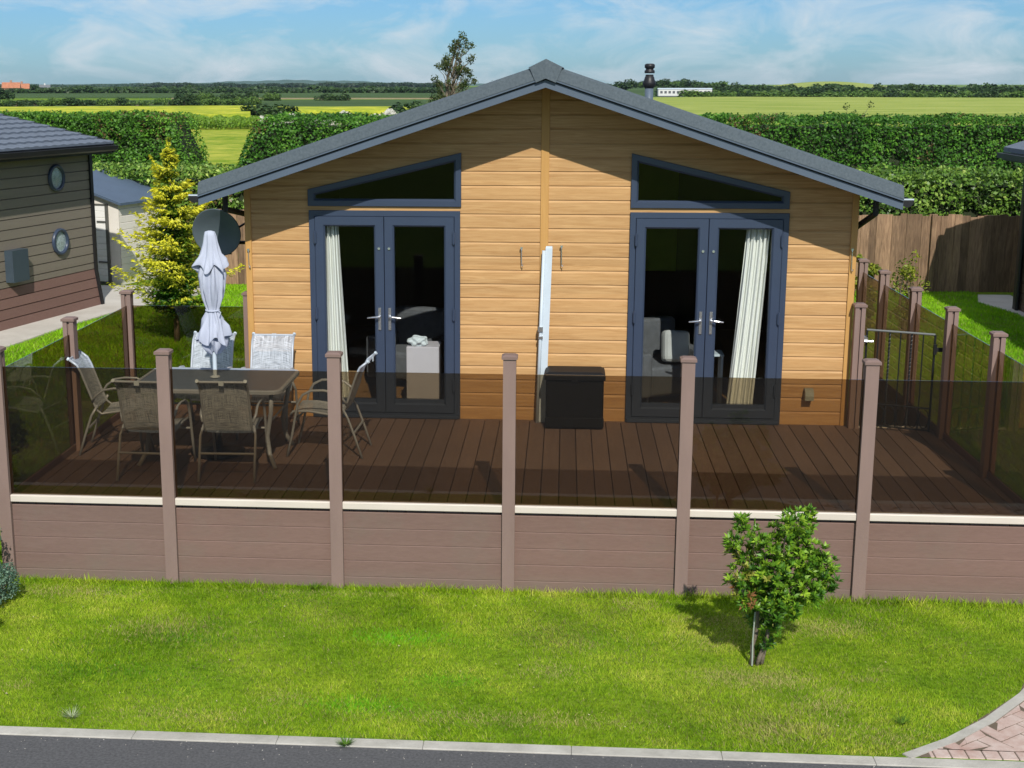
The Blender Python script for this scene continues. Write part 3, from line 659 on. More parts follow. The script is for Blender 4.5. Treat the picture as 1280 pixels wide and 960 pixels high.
def post(b, x, y, z0, z1, w_=.1, slots='x'):
    h = w_ / 2; s_ = .011; dpt = .022
    # square post with a slot down the two faces that take the panels
    if slots == 'x': poly = [(x - h, y - h), (x + h, y - h), (x + h, y - s_), (x + h - dpt, y - s_), (x + h - dpt, y + s_), (x + h, y + s_), (x + h, y + h), (x - h, y + h), (x - h, y + s_), (x - h + dpt, y + s_), (x - h + dpt, y - s_), (x - h, y - s_)]
    else: poly = [(x - h, y - h), (x - s_, y - h), (x - s_, y - h + dpt), (x + s_, y - h + dpt), (x + s_, y - h), (x + h, y - h), (x + h, y + h), (x + s_, y + h), (x + s_, y + h - dpt), (x - s_, y + h - dpt), (x - s_, y + h), (x - h, y + h)]
    b.loft([[(px_, py_, z0) for px_, py_ in poly], [(px_, py_, z1) for px_, py_ in poly]], True, True)
def cap(b, x, y, z, w_=.124):
    h = w_ / 2
    b.loft([[(x + sx * a, y + sy * a, zz) for sx, sy in ((-1, -1), (1, -1), (1, 1), (-1, 1))] for a, zz in ((h, z), (h, z + .022), (h - .022, z + .034), (h - .06, z + .036))], True, True)
def cladding(b, p0, p1, z0, z1, per=.137, th=.02):
    p0, p1 = Vector(p0), Vector(p1); d = (p1 - p0).normalized(); n_ = Vector((d.y, -d.x, 0)); z = z1
    while z > z0 + .01:
        za = max(z - per, z0)
        prof = [(.006, za), (th / 2, za + .004), (th / 2, z - .006), (.004, z)]
        for q in ((p0, p1),):
            b.loft([[p + n_ * o_ + Vector((0, 0, zz)) for o_, zz in prof] + [p - n_ * o_ + Vector((0, 0, zz)) for o_, zz in reversed(prof)] for p in q], True, True)
        z -= per
def balustrade(name, pts, ztop, label, slots, base=G, clad=True, corner_first=True, rail=True, offset=Vector((0, 0, 0))):
    org = Vector((pts[0][0], pts[0][1], base)); e = empty(name, org, label, 'glass balustrade')
    for i, (x, y) in enumerate(pts):
        if i == 0 and not corner_first: continue
        b = PB(); post(b, x, y, base - .02, ztop, slots=slots); po = b.part('post', m_post, e, org)
        b = PB(); cap(b, x, y, ztop + .0005); b.part('cap', m_cap, po, org)
    for (xa, ya), (xb, yb) in zip(pts, pts[1:]):
        a, c = Vector((xa, ya, 0)), Vector((xb, yb, 0)); d = (c - a).normalized(); n_ = Vector((d.y, -d.x, 0)); a2, c2 = a + d * .034, c - d * .034
        if clad:
            b = PB(); cladding(b, a2, c2, base - .01, -.012 if rail else .07); b.part('skirting_panel', m_comp, e, org)
        if rail:
            b = PB(); a3, c3 = a + d * .051, c - d * .051
            prof = [(.034, .018), (.036, .022), (.036, .068), (.032, .074), (-.032, .074), (-.036, .068), (-.036, .022), (-.034, .018)]
            b.loft([[p + n_ * o_ + Vector((0, 0, z)) for o_, z in prof] for p in (a3, c3)], True, True); b.part('rail', m_rail, e, org)
        b = PB(); zt_ = ztop - .125; th = .004
        z_lo = .074 if rail else .07
        b.loft([[p + n_ * o_ + Vector((0, 0, z)) for o_, z in ((th, z_lo), (th, zt_), (-th, zt_), (-th, z_lo))] for p in (a2, c2)], True, True)
        b.part('glass_panel', m_bronze, e, org)
    return e
front_pts = [(-4.52, YR), (-3.152, YR), (-1.786, YR), (-.405, YR), (.972, YR), (2.36, YR), (3.74, YR)]
balustrade('glass_balustrade', front_pts, 1.262, 'bronze glass and brown post balustrade along the front of the deck', 'x')
balustrade('glass_balustrade', [(-4.52, YR), (-4.52, 12.25), (-4.52, 13.95)], 1.225, 'bronze glass balustrade on the left side of the deck beside the lawn', 'y', corner_first=False, rail=False)
balustrade('glass_balustrade', [(-4.52, 13.95), (-3.235, 13.95)], 1.225, 'short bronze glass balustrade closing the deck behind the dining chairs', 'x', corner_first=False, rail=False)
rp_ = [10.57, 11.95, 13.30, 14.60, 15.95, 17.0]
balustrade('glass_balustrade', [(xright(y), y) for y in rp_], 1.25, 'bronze glass balustrade on the right running back past the gate', 'y', corner_first=False, rail=False)
# remove posts doubled at the short return against the wall: that end is screwed to the lodge corner
# gate post at the lodge corner
e = empty('gate_post', (2.90, 13.66, G), 'brown square gate post against the right corner of the lodge', 'post')
b = MB(); post(b, 0, 0, 0, 1.87, slots='y'); b.build('post', m_post, e); b = MB(); cap(b, 0, 0, 1.8705); b.build('cap', m_cap, e)

# wrought iron gate
ga, gb = Vector((2.985, 13.66, 0)), Vector((3.58, 13.42, 0))
m_iron = pm('black_iron', (.02, .021, .022), .45, .2, (20, 20, 20), metal=.3)
gate = empty('metal_gate', ga, 'black wrought iron gate with twisted bars between the lodge and the right balustrade', 'gate'); gl = gb - ga
MB().tube([(0, 0, .03), (0, 0, .99)], .011, 8).build('side_bar', m_iron, gate); MB().tube([tuple(gl + Vector((0, 0, .03))), tuple(gl + Vector((0, 0, .99)))], .011, 8).build('side_bar', m_iron, gate)
b = MB(); b.tube([(0, 0, .992), tuple(gl + Vector((0, 0, .992)))], .011, 8); b.build('top_rail', pm('worn_steel', (.20, .21, .20), .4, .1, metal=.4), gate)
for z in (.04, .26): MB().tube([(0, 0, z), tuple(gl + Vector((0, 0, z)))], .009, 8).build('cross_rail', m_iron, gate)
for i, t in enumerate((.17, .34, .5, .66, .83)):
    p = gl * t
    if i in (1, 3):
        b = MB(); rings = []
        for k in range(73):
            a = k * .55; z = .05 + k * .93 / 72; rings.append([(p.x + .0105 * math.cos(a + q * math.pi / 2), p.y + .0105 * math.sin(a + q * math.pi / 2), z) for q in range(4)])
        b.loft(rings, True, True); b.build('twisted_bar', m_iron, gate)
    else:
        MB().tube([(p.x, p.y, .04), (p.x, p.y, .985)], .0065, 6).build('bar', m_iron, gate)
for i in range(6):
    t0, t1 = i / 6, (i + 1) / 6; p0, p1 = gl * t0, gl * t1
    pts = [p0.lerp(p1, .5 + .42 * math.sin(a)) + Vector((0, 0, .15 + .095 * math.cos(a))) for a in np.linspace(0, 5.6, 18)]
    MB().tube(pts, .005, 6).build('scroll', m_iron, gate)
b = MB(); b.tube([(-.03, -.045, .90), (-.03, -.015, .90)], .034, 14); b.tube([(-.03, -.05, .885), (.05, -.05, .885)], .012, 8); b.build('latch', m_silver, gate)
b = MB(); b.tube([tuple(gl + Vector((.0, -.02, .80))), tuple(gl + Vector((0, -.02, .90)))], .018, 8); b.box(gl.x - .01, gl.x + .07, gl.y - .03, gl.y - .015, .83, .87); b.build('hinge', m_iron, gate)

# ------------------------------------------------------------------ dining set
def sling(b, path, w_, n=10, sag=.02, xc=0):
    rings = []
    for p in path: rings.append([(xc + (u - .5) * w_, p[0] - sag * p[2] * (1 - (2 * u - 1) ** 2), p[1] - sag * p[3] * (1 - (2 * u - 1) ** 2)) for u in np.linspace(0, 1, n)])
    b.loft(rings, closed=False)
def add_uv(o, ax0, ax1):
    me = o.data; uv = me.uv_layers.new(name='uv')
    for l in me.loops:
        c = me.vertices[l.vertex_index].co; uv.data[l.index].uv = (c[ax0] * 2, (c[ax1[0]] + c[ax1[1]]) * 2)
def make_chair():
    e = empty('patio_chair', (0, 0, 0), 'x', 'chair')
    for sx in (-1, 1):
        xo = sx * .24; xs = sx * .205
        b = MB(); b.tube([(xo, .30, 0), (xo, .245, .22), (xo, .215, .38), (xo, .19, .50), (xo, .14, .585), (xo, .06, .625), (xo, -.05, .63), (xo, -.15, .615), (xo, -.225, .56), (xs + sx * .012, -.262, .50)], .0105, 8, 1.3)
        b.build('front_leg', m_tube, e, True)
        b = MB(); b.tube([(xo, -.40, 0), (xo, -.335, .20), (xo, -.27, .38), (xs + sx * .012, -.215, .47)], .0103, 8, 1.3); b.build('rear_leg', m_tube, e, True)
        b = MB(); b.tube([(xs, .27, .385), (xs, .24, .42), (xs, .10, .425), (xs, -.08, .40), (xs, -.185, .385), (xs, -.225, .42), (xs, -.265, .52), (xs, -.355, .78), (xs, -.385, .84), (xs, -.455, .895)], .0112, 8)
        b.build('side_rail', m_tube, e, True)
        b = MB(); b.tube([(xs, -.455, .895), (xs, -.47, .905)], .017, 8); b.build('end_cap', m_white, e)
    for pts in ([(-.205, -.455, .893), (.205, -.455, .893)], [(-.24, -.325, .235), (.24, -.325, .235)], [(-.24, .228, .33), (.24, .228, .33)]):
        MB().tube(pts, .011, 8).build('crossbar', m_tube, e)
    b = MB(); sling(b, [(.27, .39, 0, .3), (.245, .424, 0, .5), (.16, .43, 0, 1), (.0, .418, 0, 1), (-.12, .402, 0, .8), (-.185, .392, 0, .3)], .40, sag=.03); s_ = b.build('seat', m_sling, e, True, False); add_uv(s_, 0, (1, 2))
    b = MB(); sling(b, [(-.232, .42, .2, 0), (-.262, .50, .8, 0), (-.31, .64, 1, 0), (-.355, .775, .8, 0), (-.386, .842, .5, 0), (-.45, .893, .1, 0)], .40, sag=.03); s_ = b.build('backrest', m_sling, e, True, False); add_uv(s_, 0, (2, 1))
    b = MB(); b.box(-.022, .022, -.475, -.470, .865, .905); b.build('tag', m_white, e)
    return e
GC = 'taupe sling chairs round the glass patio table'
chair0 = make_chair()
def place(x, y, rz, label, first=[True]):
    o = chair0 if first[0] else copy_tree(chair0); first[0] = False
    o.location = (x, y, .001); o.rotation_euler = (0, 0, rz); o['label'] = label; o['category'] = 'chair'; o['group'] = GC
place(-2.875, 11.67, R(2), 'taupe sling chair seen from behind in full, between two posts')
place(-3.555, 11.63, R(-2), 'taupe sling chair seen from behind, partly hidden by a brown post')
place(-4.05, 12.32, R(-84), 'taupe sling chair at the left end of the table, turned to the right')
place(-2.20, 12.38, R(88), 'taupe sling chair at the right end of the table, turned to the left')
place(-3.50, 13.03, R(178), 'sling chair facing the camera directly behind the closed parasol')
place(-2.875, 13.02, R(181), 'sling chair facing the camera against the wood wall left of the doors')

tb = empty('patio_table', (-3.15, 12.15, .001), 'rectangular smoked glass patio table with taupe frame on the deck', 'table')
hw, hd, cr = .70, .49, .11
def rr(w_, d_, c, n=6):
    out = []
    for cx, cy, a0 in ((w_ - c, d_ - c, 0), (-w_ + c, d_ - c, 90), (-w_ + c, -d_ + c, 180), (w_ - c, -d_ + c, 270)):
        for i in range(n + 1): a = R(a0 + 90 * i / n); out.append((cx + c * math.cos(a), cy + c * math.sin(a)))
    return out
b = MB(); o_, i_ = rr(hw, hd, cr), rr(hw - .035, hd - .035, cr - .03)
b.loft([[(x, y, .690) for x, y in o_], [(x, y, .716) for x, y in o_], [(x, y, .722) for x, y in rr(hw - .008, hd - .008, cr - .008)], [(x, y, .722) for x, y in i_], [(x, y, .690) for x, y in i_], [(x, y, .690) for x, y in o_]])
top = b.build('table_frame', m_tube, tb)
b = MB(); gi = rr(hw - .034, hd - .034, cr - .03); b.loft([[(x, y, .708) for x, y in gi], [(x, y, .716) for x, y in gi]], True, True); b.build('tabletop', m_tglass, tb)
for sx in (-1, 1):
    for sy in (-1, 1):
        b = MB(); b.tube([(sx * .60, sy * .40, .69), (sx * .585, sy * .38, .5), (sx * .54, sy * .34, .28), (sx * .56, sy * .36, .12), (sx * .62, sy * .42, .0)], .017, 8, 1.3); b.build('leg', m_tube, tb, True)
for sx in (-1, 1): MB().tube([(sx * .56, -.36, .40), (sx * .56, .36, .40)], .01, 6).build('stretcher', m_tube, tb)

# closed parasol
pr = empty('parasol', (-3.17, 12.22, .001), 'closed pale grey parasol standing through the patio table', 'parasol')
MB().tube([(0, 0, .03), (0, 0, 2.02)], .019, 12).build('pole', m_white, pr)
b = MB(); b.lathe([(.24, 0), (.25, .03), (.20, .055), (.05, .075), (.03, .20), (.024, .2)], (0, 0, 0), 28); b.build('base', m_black, pr, True)
b = MB(); b.lathe([(.045, .722), (.045, .73), (.026, .738)], (0, 0, 0), 16); b.build('table_ring', m_white, pr)
def folds(prof, nf, amp, ph, name, twist=0.0, n=96, cx=0):
    b = MB(); rings = []
    for k, (r, z, a) in enumerate(prof):
        ring = []
        for j in range(n):
            th = 2 * math.pi * j / n; w_ = math.sin(nf * th + ph + twist * z + 1.1 * math.sin(z * 9 + ph)) + .6 * math.sin((nf + 3) * th + 2 * ph - 7 * z) + .55 * math.sin(2 * th + z * 11) + .35 * math.sin(15 * th + z * 23)
            rad = r * (1 + amp * a * w_); zz = z + (.030 * a * math.sin(5 * th + 1.3 * ph) if k >= len(prof) - 3 else 0)
            ring.append((rad * math.cos(th), rad * math.sin(th) * .85, zz))
        rings.append(ring)
    b.loft(rings); o = b.build(name, m_canopy, pr, True, False); return o
folds([(.010, 2.065, 0), (.045, 2.055, .1), (.056, 2.02, .4), (.064, 1.95, .8), (.080, 1.86, 1), (.118, 1.78, 1.2), (.135, 1.735, 1.3), (.133, 1.725, 1.3)], 7, .13, .4, 'vent_cap')
folds([(.05, 1.80, .6), (.092, 1.74, 1), (.108, 1.66, 1.2), (.105, 1.56, 1.3), (.088, 1.46, 1.2), (.066, 1.385, .8), (.052, 1.345, .5), (.060, 1.32, .7), (.085, 1.26, 1), (.112, 1.17, 1.2), (.135, 1.085, 1.3), (.132, 1.07, 1.3)], 8, .14, 1.1, 'canopy', 6)
folds([(.06, 1.14, .8), (.098, 1.09, 1), (.098, 1.04, 1.3), (.06, .985, 1.5), (.035, .955, .6)], 6, .2, 2.1, 'inner_canopy', 3)
b = MB(); b.tube([(.060 * math.cos(a), .052 * math.sin(a), 1.345 + .006 * math.sin(a)) for a in np.linspace(0, 6.28, 25)], .009, 6); b.tube([(.055, -.02, 1.34), (.085, -.05, 1.33), (.075, -.06, 1.30)], .006, 6); b.build('tie', m_canopy, pr)

# storage box
sb = empty('storage_box', (.13, 13.36, .001), 'black plastic storage box standing against the lodge between the doors', 'storage box')
b = MB(); b.bbox(-.285, .285, .012, .34, 0, .50, .012)
for i in range(11): b.box(-.26 + i * .052 - .008, -.26 + i * .052 + .008, .004, .0125, .14, .47)
b.bbox(-.29, .29, .0, .02, .02, .12, .006); m_box = pm('box_black', (.006, .007, .009), .6, .2, spec=.25); b.build('box_body', m_box, sb)
b = MB(); b.loft([[(sx * w_ * .3, .17 + sy * d_, z) for sx, sy in ((-1, -1), (1, -1), (1, 1), (-1, 1))] for w_, d_, z in ((1.0, .185, .503), (1.0, .185, .54), (.97, .178, .56), (.85, .15, .578))], True, True); b.box(-.03, .03, -.028, -.016, .49, .53); b.build('lid', m_box, sb)

# slim white folded panel leaning on the wall
wp = empty('folded_clothes_airer', (-.222, 13.66, .001), 'tall slim white folded metal frame leaning upright on the wall beside the storage box', 'folded frame')
def lean(z): return Vector((.05 * z / 1.8, .05 * z / 1.8, z))
b = MB(); rings = []
for z in (0, .02, 1.76, 1.78): 
    c = lean(z); i = .004 if z in (0, 1.78) else 0
    rings.append([(c.x + x, c.y + y, c.z) for x, y in ((-.006 + i, -.02 + i), (.062 - i, -.02 + i), (.062 - i, .01), (-.006 + i, .01))])
b.loft(rings, True, True); b.build('panel', m_white, wp)
b = MB(); b.tube([lean(.0) + Vector((-.022, -.03, .0)), lean(1.74) + Vector((-.022, -.03, 0))], .017, 10); b.build('edge_tube', m_white, wp, True)
b = MB(); c = lean(.98); b.box(c.x - .05, c.x + .0, c.y - .06, c.y - .0, .93, .98); b.box(c.x - .045, c.x - .0, c.y - .06, c.y, .86, .885); b.build('clasp', m_silver, wp)

# satellite dish on a bracket off the left side wall
sd = empty('satellite_dish', (-3.72, 14.62, 1.79), 'grey oval satellite dish on a bracket beside the left wall of the lodge', 'satellite dish')
ori = Matrix.Rotation(R(-6), 4, 'Z') @ Matrix.Rotation(R(12), 4, 'X')
b = MB(); rings = []
for r_, dp in ((0.001, .065), (.06, .062), (.13, .05), (.20, .027), (.262, 0), (.270, -.002), (.272, .008), (.262, .014), (.20, .04), (.13, .062), (.001, .078)):
    rings.append([(r_ * math.cos(a), dp, r_ * .98 * math.sin(a)) for a in np.linspace(0, 2 * math.pi, 49)[:-1]])
b.loft(rings); b.xf(ori); b.build('dish', m_dish, sd, True)
b = MB(); b.tube([(0, -.02, -.26), (0, -.24, -.20), (0, -.36, -.10)], .01, 8); b.xf(ori); b.build('arm', m_dish, sd)
b = MB(); b.tube([(0, -.36, -.11), (0, -.29, -.07)], .028, 12); b.xf(ori); b.build('receiver', m_white, sd)
b = MB(); b.tube([(0, .08, 0), (.10, .16, -.02), (.10, .16, -.25)], .02, 8); b.tube([(.10, .16, -.12), (.50, .16, -.12)], .02, 8); b.tube([(.10, .16, -.02), (.50, .16, .22)], .012, 8); b.box(.50, .525, .1, .22, -.22, .3); b.build('bracket', m_black, sd)

# ------------------------------------------------------------------ left neighbour
th = R(14)
ND = Vector((math.sin(th), math.cos(th), 0)); NN = Vector((math.cos(th), -math.sin(th), 0))     # along the wall (away), outward normal
NC = Vector((-8.6, 24.81, 0))
nb = empty('neighbour_lodge', (NC.x, NC.y, G), 'taupe clad lodge with grey tiled roof and round windows at the left', 'lodge')
NO = Vector((NC.x, NC.y, G))
def nw(u, n_, z): p = NC + ND * u + NN * n_; return (p.x, p.y, z)
def boards(b, u0, u1, za, zb, per, splay=0):
    z = zb
    while z > za + .02:
        z2 = max(z - per, za); f = lambda q: splay * max(0, (zb - q)) 
        prof = [(-.03, z2), (-.03, z2 + .014), (0.0, z2 + .014), (0.0, z - .002), (-.03, z - .002)]
        b.loft([[nw(u, n_ + f(zz), zz) for n_, zz in prof] for u in (u0, u1)], closed=False); z -= per
b = PB(); boards(b, -9, 0, .02, 2.15, .168); b.add([nw(-9, -.032, 0), nw(0, -.032, 0), nw(0, -.032, 2.15), nw(-9, -.032, 2.15)], [(0, 1, 2, 3)]); nwall = b.part('wall', m_ndark, nb, NO)
b = PB(); boards(b, -9, 0, G, .02, .168, .16); b.add([nw(-9, -.04, .02), nw(0, -.04, .02), nw(0, .06, G), nw(-9, .06, G)], [(0, 1, 2, 3)]); b.part('skirting', m_nskirt, nb, NO)
b = PB(); b.add([nw(0, 0, G), nw(0, -7, G), nw(0, -7, 2.15), nw(0, -3.5, 2.85), nw(0, 0, 2.15)], [(0, 1, 2, 3, 4)]); b.add([nw(-9, 0, G), nw(-9, -7, G), nw(-9, -7, 2.15), nw(-9, -3.5, 2.85), nw(-9, 0, 2.15)], [(0, 1, 2, 3, 4)])
b.add([nw(-9, -7, G), nw(0, -7, G), nw(0, -7, 2.15), nw(-9, -7, 2.15)], [(0, 1, 2, 3)]); b.part('rear_wall', m_ndark, nb, NO, fix=False)
b = PB(); b.loft([[nw(u, n_, z) for u, n_ in ((-.05, -.03), (.03, -.03), (.03, .035), (-.05, .035))] for z in (.0, 2.15)], True, True)
b.loft([[nw(u, n_ + sp, z) for u, n_ in ((-.05, -.03), (.03, -.03), (.03, .035), (-.05, .035))] for z, sp in ((G, .10), (0.0, 0))], True, True); b.part('corner_trim', m_black, nb, NO)
# roof with real tile courses
b = PB(); RP = .20; rings = []; nc = 13
for c in range(nc):
    n0 = .42 - c * .33; n1_ = n0 - .34
    zA = 2.30 + (.42 - n0) * RP; zB = 2.30 + (.42 - n1_) * RP
    us = np.linspace(-9.4, .16, 150)
    wv = [.012 * (1 if (i % 4) < 2 else 0) for i in range(150)]
    b.loft([[nw(u, n0, zA - .0) for u in us], [nw(u, n0, zA + .035 + w_) for u, w_ in zip(us, wv)], [nw(u, n1_, zB + .002 + w_) for u, w_ in zip(us, wv)]], closed=False)
b.add([nw(-9.4, .42, 2.295), nw(.16, .42, 2.295), nw(.16, -3.9, 2.295 + 4.32 * RP), nw(-9.4, -3.9, 2.295 + 4.32 * RP)], [(0, 1, 2, 3)])
b.add([nw(-9.4, -3.8, 3.13), nw(.16, -3.8, 3.13), nw(.16, -7.5, 2.3), nw(-9.4, -7.5, 2.3)], [(0, 1, 2, 3)])
b.part('roof', m_tile, nb, NO, fix=False)
b = PB(); b.loft([[nw(u, n_, z) for n_, z in ((-.0, 2.13), (.40, 2.13), (.41, 2.285), (-.0, 2.285))] for u in (-9.4, .14)], True, True)
b.loft([[nw(u, n_, z) for n_, z in ((.41, 2.20), (.46, 2.17), (.51, 2.20), (.52, 2.27), (.41, 2.27))] for u in (-9.4, .16)], True, True)
b.loft([[nw(u, n_, 2.30 + (.42 - n_) * RP - d_) for u, d_ in ((.14, .16), (.18, .16), (.18, -.03), (.14, -.03))] for n_ in (.42, -3.9)], True, True)
b.part('fascia', m_black, nb, NO)
def porthole(px, py, r_):
    d = ray(px, py); t = (NC - CAMP).dot(NN) / d.dot(NN); p = CAMP + d * t; u = (p - NC).dot(ND)
    b = PB(); prof = [(r_, .0), (r_, .035), (r_ - .02, .05), (r_ - .05, .045), (r_ - .06, .02), (r_ - .06, .0)]
    rings = [[Vector(nw(u + rr_ * math.cos(a), n_ + .004, p.z + rr_ * math.sin(a))) for a in np.linspace(0, 2 * math.pi, 41)[:-1]] for rr_, n_ in prof]
    b.loft(rings); f = b.part('round_window', m_grey, nb, NO, True)
    b = PB(); b.loft([[Vector(nw(u + rr_ * math.cos(a), n_, p.z + rr_ * math.sin(a))) for a in np.linspace(0, 2 * math.pi, 41)[:-1]] for rr_, n_ in ((r_ - .055, .012), (.01, .026))], False, True)
    b.part('pane', pm('obscured_glass', (.32, .40, .41), .12, .5, (25, 25, 90), .6, 30, spec=.8), f, NO)
porthole(69.5, 222.5, .235); porthole(74.5, 302, .235)
d = ray(17, 331); t = (NC - CAMP).dot(NN) / d.dot(NN); p = CAMP + d * t; u = (p - NC).dot(ND)
b = PB(); b.loft([[nw(u + a, n_, z) for a, n_ in ((-.23, .0), (.20, .0), (.20, .16), (-.23, .16))] for z in (p.z - .27, p.z + .26)], True, True); b.part('meter_box', pm('meter_box_grey', (.045, .065, .085), .5, .08), nb, NO)

# shed
sh = empty('garden_shed', (-9.0, 27.3, G), 'small cream plastic shed with blue-grey pent roof behind the left neighbour', 'shed'); SO = Vector((-9.0, 27.3, G))
a0 = R(-18); sx_, sy_ = Vector((math.cos(a0), math.sin(a0), 0)), Vector((-math.sin(a0), math.cos(a0), 0))
def sp(u, v, z): p = Vector((-8.93, 27.3, 0)) + sx_ * u + sy_ * v; return (p.x, p.y, z)
b = PB()     # front u from -1.4..0 ; side v 0..1.6
def shedz(u): return 1.02 + (-u) * .30
for k in range(11):
    za, zb = G + k * .14, G + (k + 1) * .14
    b.loft([[sp(0 - .0 + n_, v, z) for n_, z in ((.0, za), (.012, za + .01), (.012, zb - .01), (.0, zb))] for v in (0, 1.7)], closed=False)
b.add([sp(0, 0, G), sp(0, 1.7, G), sp(-1.5, 1.7, G), sp(-1.5, 0, G), sp(0, 0, shedz(0)), sp(0, 1.7, shedz(0)), sp(-1.5, 1.7, shedz(-1.5)), sp(-1.5, 0, shedz(-1.5))], [(0, 1, 5, 4), (1, 2, 6, 5), (2, 3, 7, 6), (3, 0, 4, 7)])
b.part('wall', m_shedw, sh, SO, fix=False)
b = PB(); b.loft([[sp(u, v, shedz(u) + d_) for u, d_ in ((.14, .0), (.14, .05), (-1.62, .05), (-1.62, .0))] for v in (-.12, 1.82)], True, True); b.part('roof', m_shedr, sh, SO)
b = PB()
for k in range(12):
    za, zb = G + .06 + k * .13, G + .06 + (k + 1) * .13
    b.loft([[sp(u, -.03 + n_, z) for n_, z in ((.0, za), (-.012, za + .01), (-.012, zb - .008), (.0, zb))] for u in (-1.3, -.30)], closed=False)
dr = b.part('door', pm('white_shed_door', (.80, .79, .76), .5, .04), sh, SO, fix=False)
b = PB(); dark = pm('dark_shed_trim', (.10, .10, .09), .6, .1)
for (u0_, u1_, z0_, z1_) in ((-.30, -.24, G + .02, .99), (-1.36, -.24, .95, .99), (-1.3, -.30, G + .02, G + .06)): b.loft([[sp(u, -.045, z) for u, z in ((u0_, z0_), (u1_, z0_), (u1_, z1_), (u0_, z1_))], [sp(u, -.005, z) for u, z in ((u0_, z0_), (u1_, z0_), (u1_, z1_), (u0_, z1_))]], True, True)
b.part('door_frame', dark, sh, SO)
for zz in (-.2, .62):
    b = PB(); b.loft([[sp(u, v, z) for u, z in ((-.5, zz), (-.28, zz), (-.28, zz + .03), (-.5, zz + .03))] for v in (-.06, -.045)], True, True); b.part('hinge', dark, dr, SO)

# ------------------------------------------------------------------ right neighbour
m_rdark = board_mat('dark_cladding', (.10, .065, .045), (.14, .095, .068), axis=1, period=.17, gr=.3, bump=.1)
rn = empty('neighbour_lodge', (8.2, 25.5, G), 'dark clad lodge just showing at the right edge of the view', 'lodge'); RO = Vector((8.2, 25.5, G))
b = PB()
xw = 8.2
for k in range(17):
    za = G + k * .17; zb = za + .17
    b.loft([[(xw + n_, y, z) for n_, z in ((.014, za), (0, za + .007), (0, zb - .004), (.014, zb))] for y in (14.5, 25.5)], closed=False)
b.add([(xw + .005, 25.5, G), (14.2, 25.5, G), (14.2, 25.5, 2.1), (11.2, 25.5, 3.1), (xw + .005, 25.5, 2.1)], [(0, 1, 2, 3, 4)]); b.add([(xw + .005, 14.5, G), (14.2, 14.5, G), (14.2, 14.5, 2.1), (11.2, 14.5, 3.1), (xw + .005, 14.5, 2.1)], [(0, 1, 2, 3, 4)])
b.add([(14.2, 14.5, G), (14.2, 25.5, G), (14.2, 25.5, 2.1), (14.2, 14.5, 2.1)], [(0, 1, 2, 3)])
b.part('wall', m_rdark, rn, RO, fix=False)
b = PB(); rz_ = lambda x: 2.17 + .334 * (x - 7.82) if x < 11.2 else 2.17 + .334 * (11.2 - 7.82) - .334 * (x - 11.2)
b.loft([[(x, y, rz_(x) + d_) for x, d_ in ((7.82, -.0), (7.82, .08), (11.2, .08), (14.6, .08), (14.6, 0), (11.2, 0))] for y in (14.1, 25.75)], True, True); b.part('roof', m_tile, rn, RO)
b = PB(); b.box(7.80, 7.86, 14.1, 25.72, 2.02, 2.16); b.box(7.70, 7.80, 14.1, 25.72, 2.06, 2.15); b.part('gutter', m_black, rn, RO)
b = PB(); b.tube([(8.14, 25.3, 2.0), (8.14, 25.3, G)], .035, 8); b.part('downpipe', m_black, rn, RO)
b = PB(); b.bbox(8.13, 8.19, 25.35, 25.52, G, 2.1, .003); b.part('corner_trim', m_black, rn, RO)

# ------------------------------------------------------------------ timber fence at the back
tf = empty('timber_fence', (0, 27.7, G), 'rough brown vertical board fence in front of the hedge', 'fence')
x = -7.2; pan = 0
while x < 13:
    b = MB(); xe_ = min(x + 1.8, 13)
    q = x; i = 0
    while q < xe_ - .02:
        wd = random.uniform(.125, .158); z1 = 1.50 + random.uniform(-.035, .03); yy = .0 if i % 2 == 0 else -.016
        b.loft([[(q, yy, 0), (q + wd, yy - .006 * random.random(), 0), (q + wd, yy + .018, 0), (q, yy + .018, 0)], [(q, yy, z1), (q + wd, yy, z1 + random.uniform(-.01, .01)), (q + wd, yy + .018, z1), (q, yy + .018, z1)]], True, True)
        q += wd + .004 if i % 2 else wd - .003; i += 1
    b.build('board_panel', m_fencewood, tf)
    b = MB(); b.bbox(x - .05, x + .05, -.075, .02, 0, 1.52, .005); b.build('post', m_fencewood, tf)
    x += 1.8

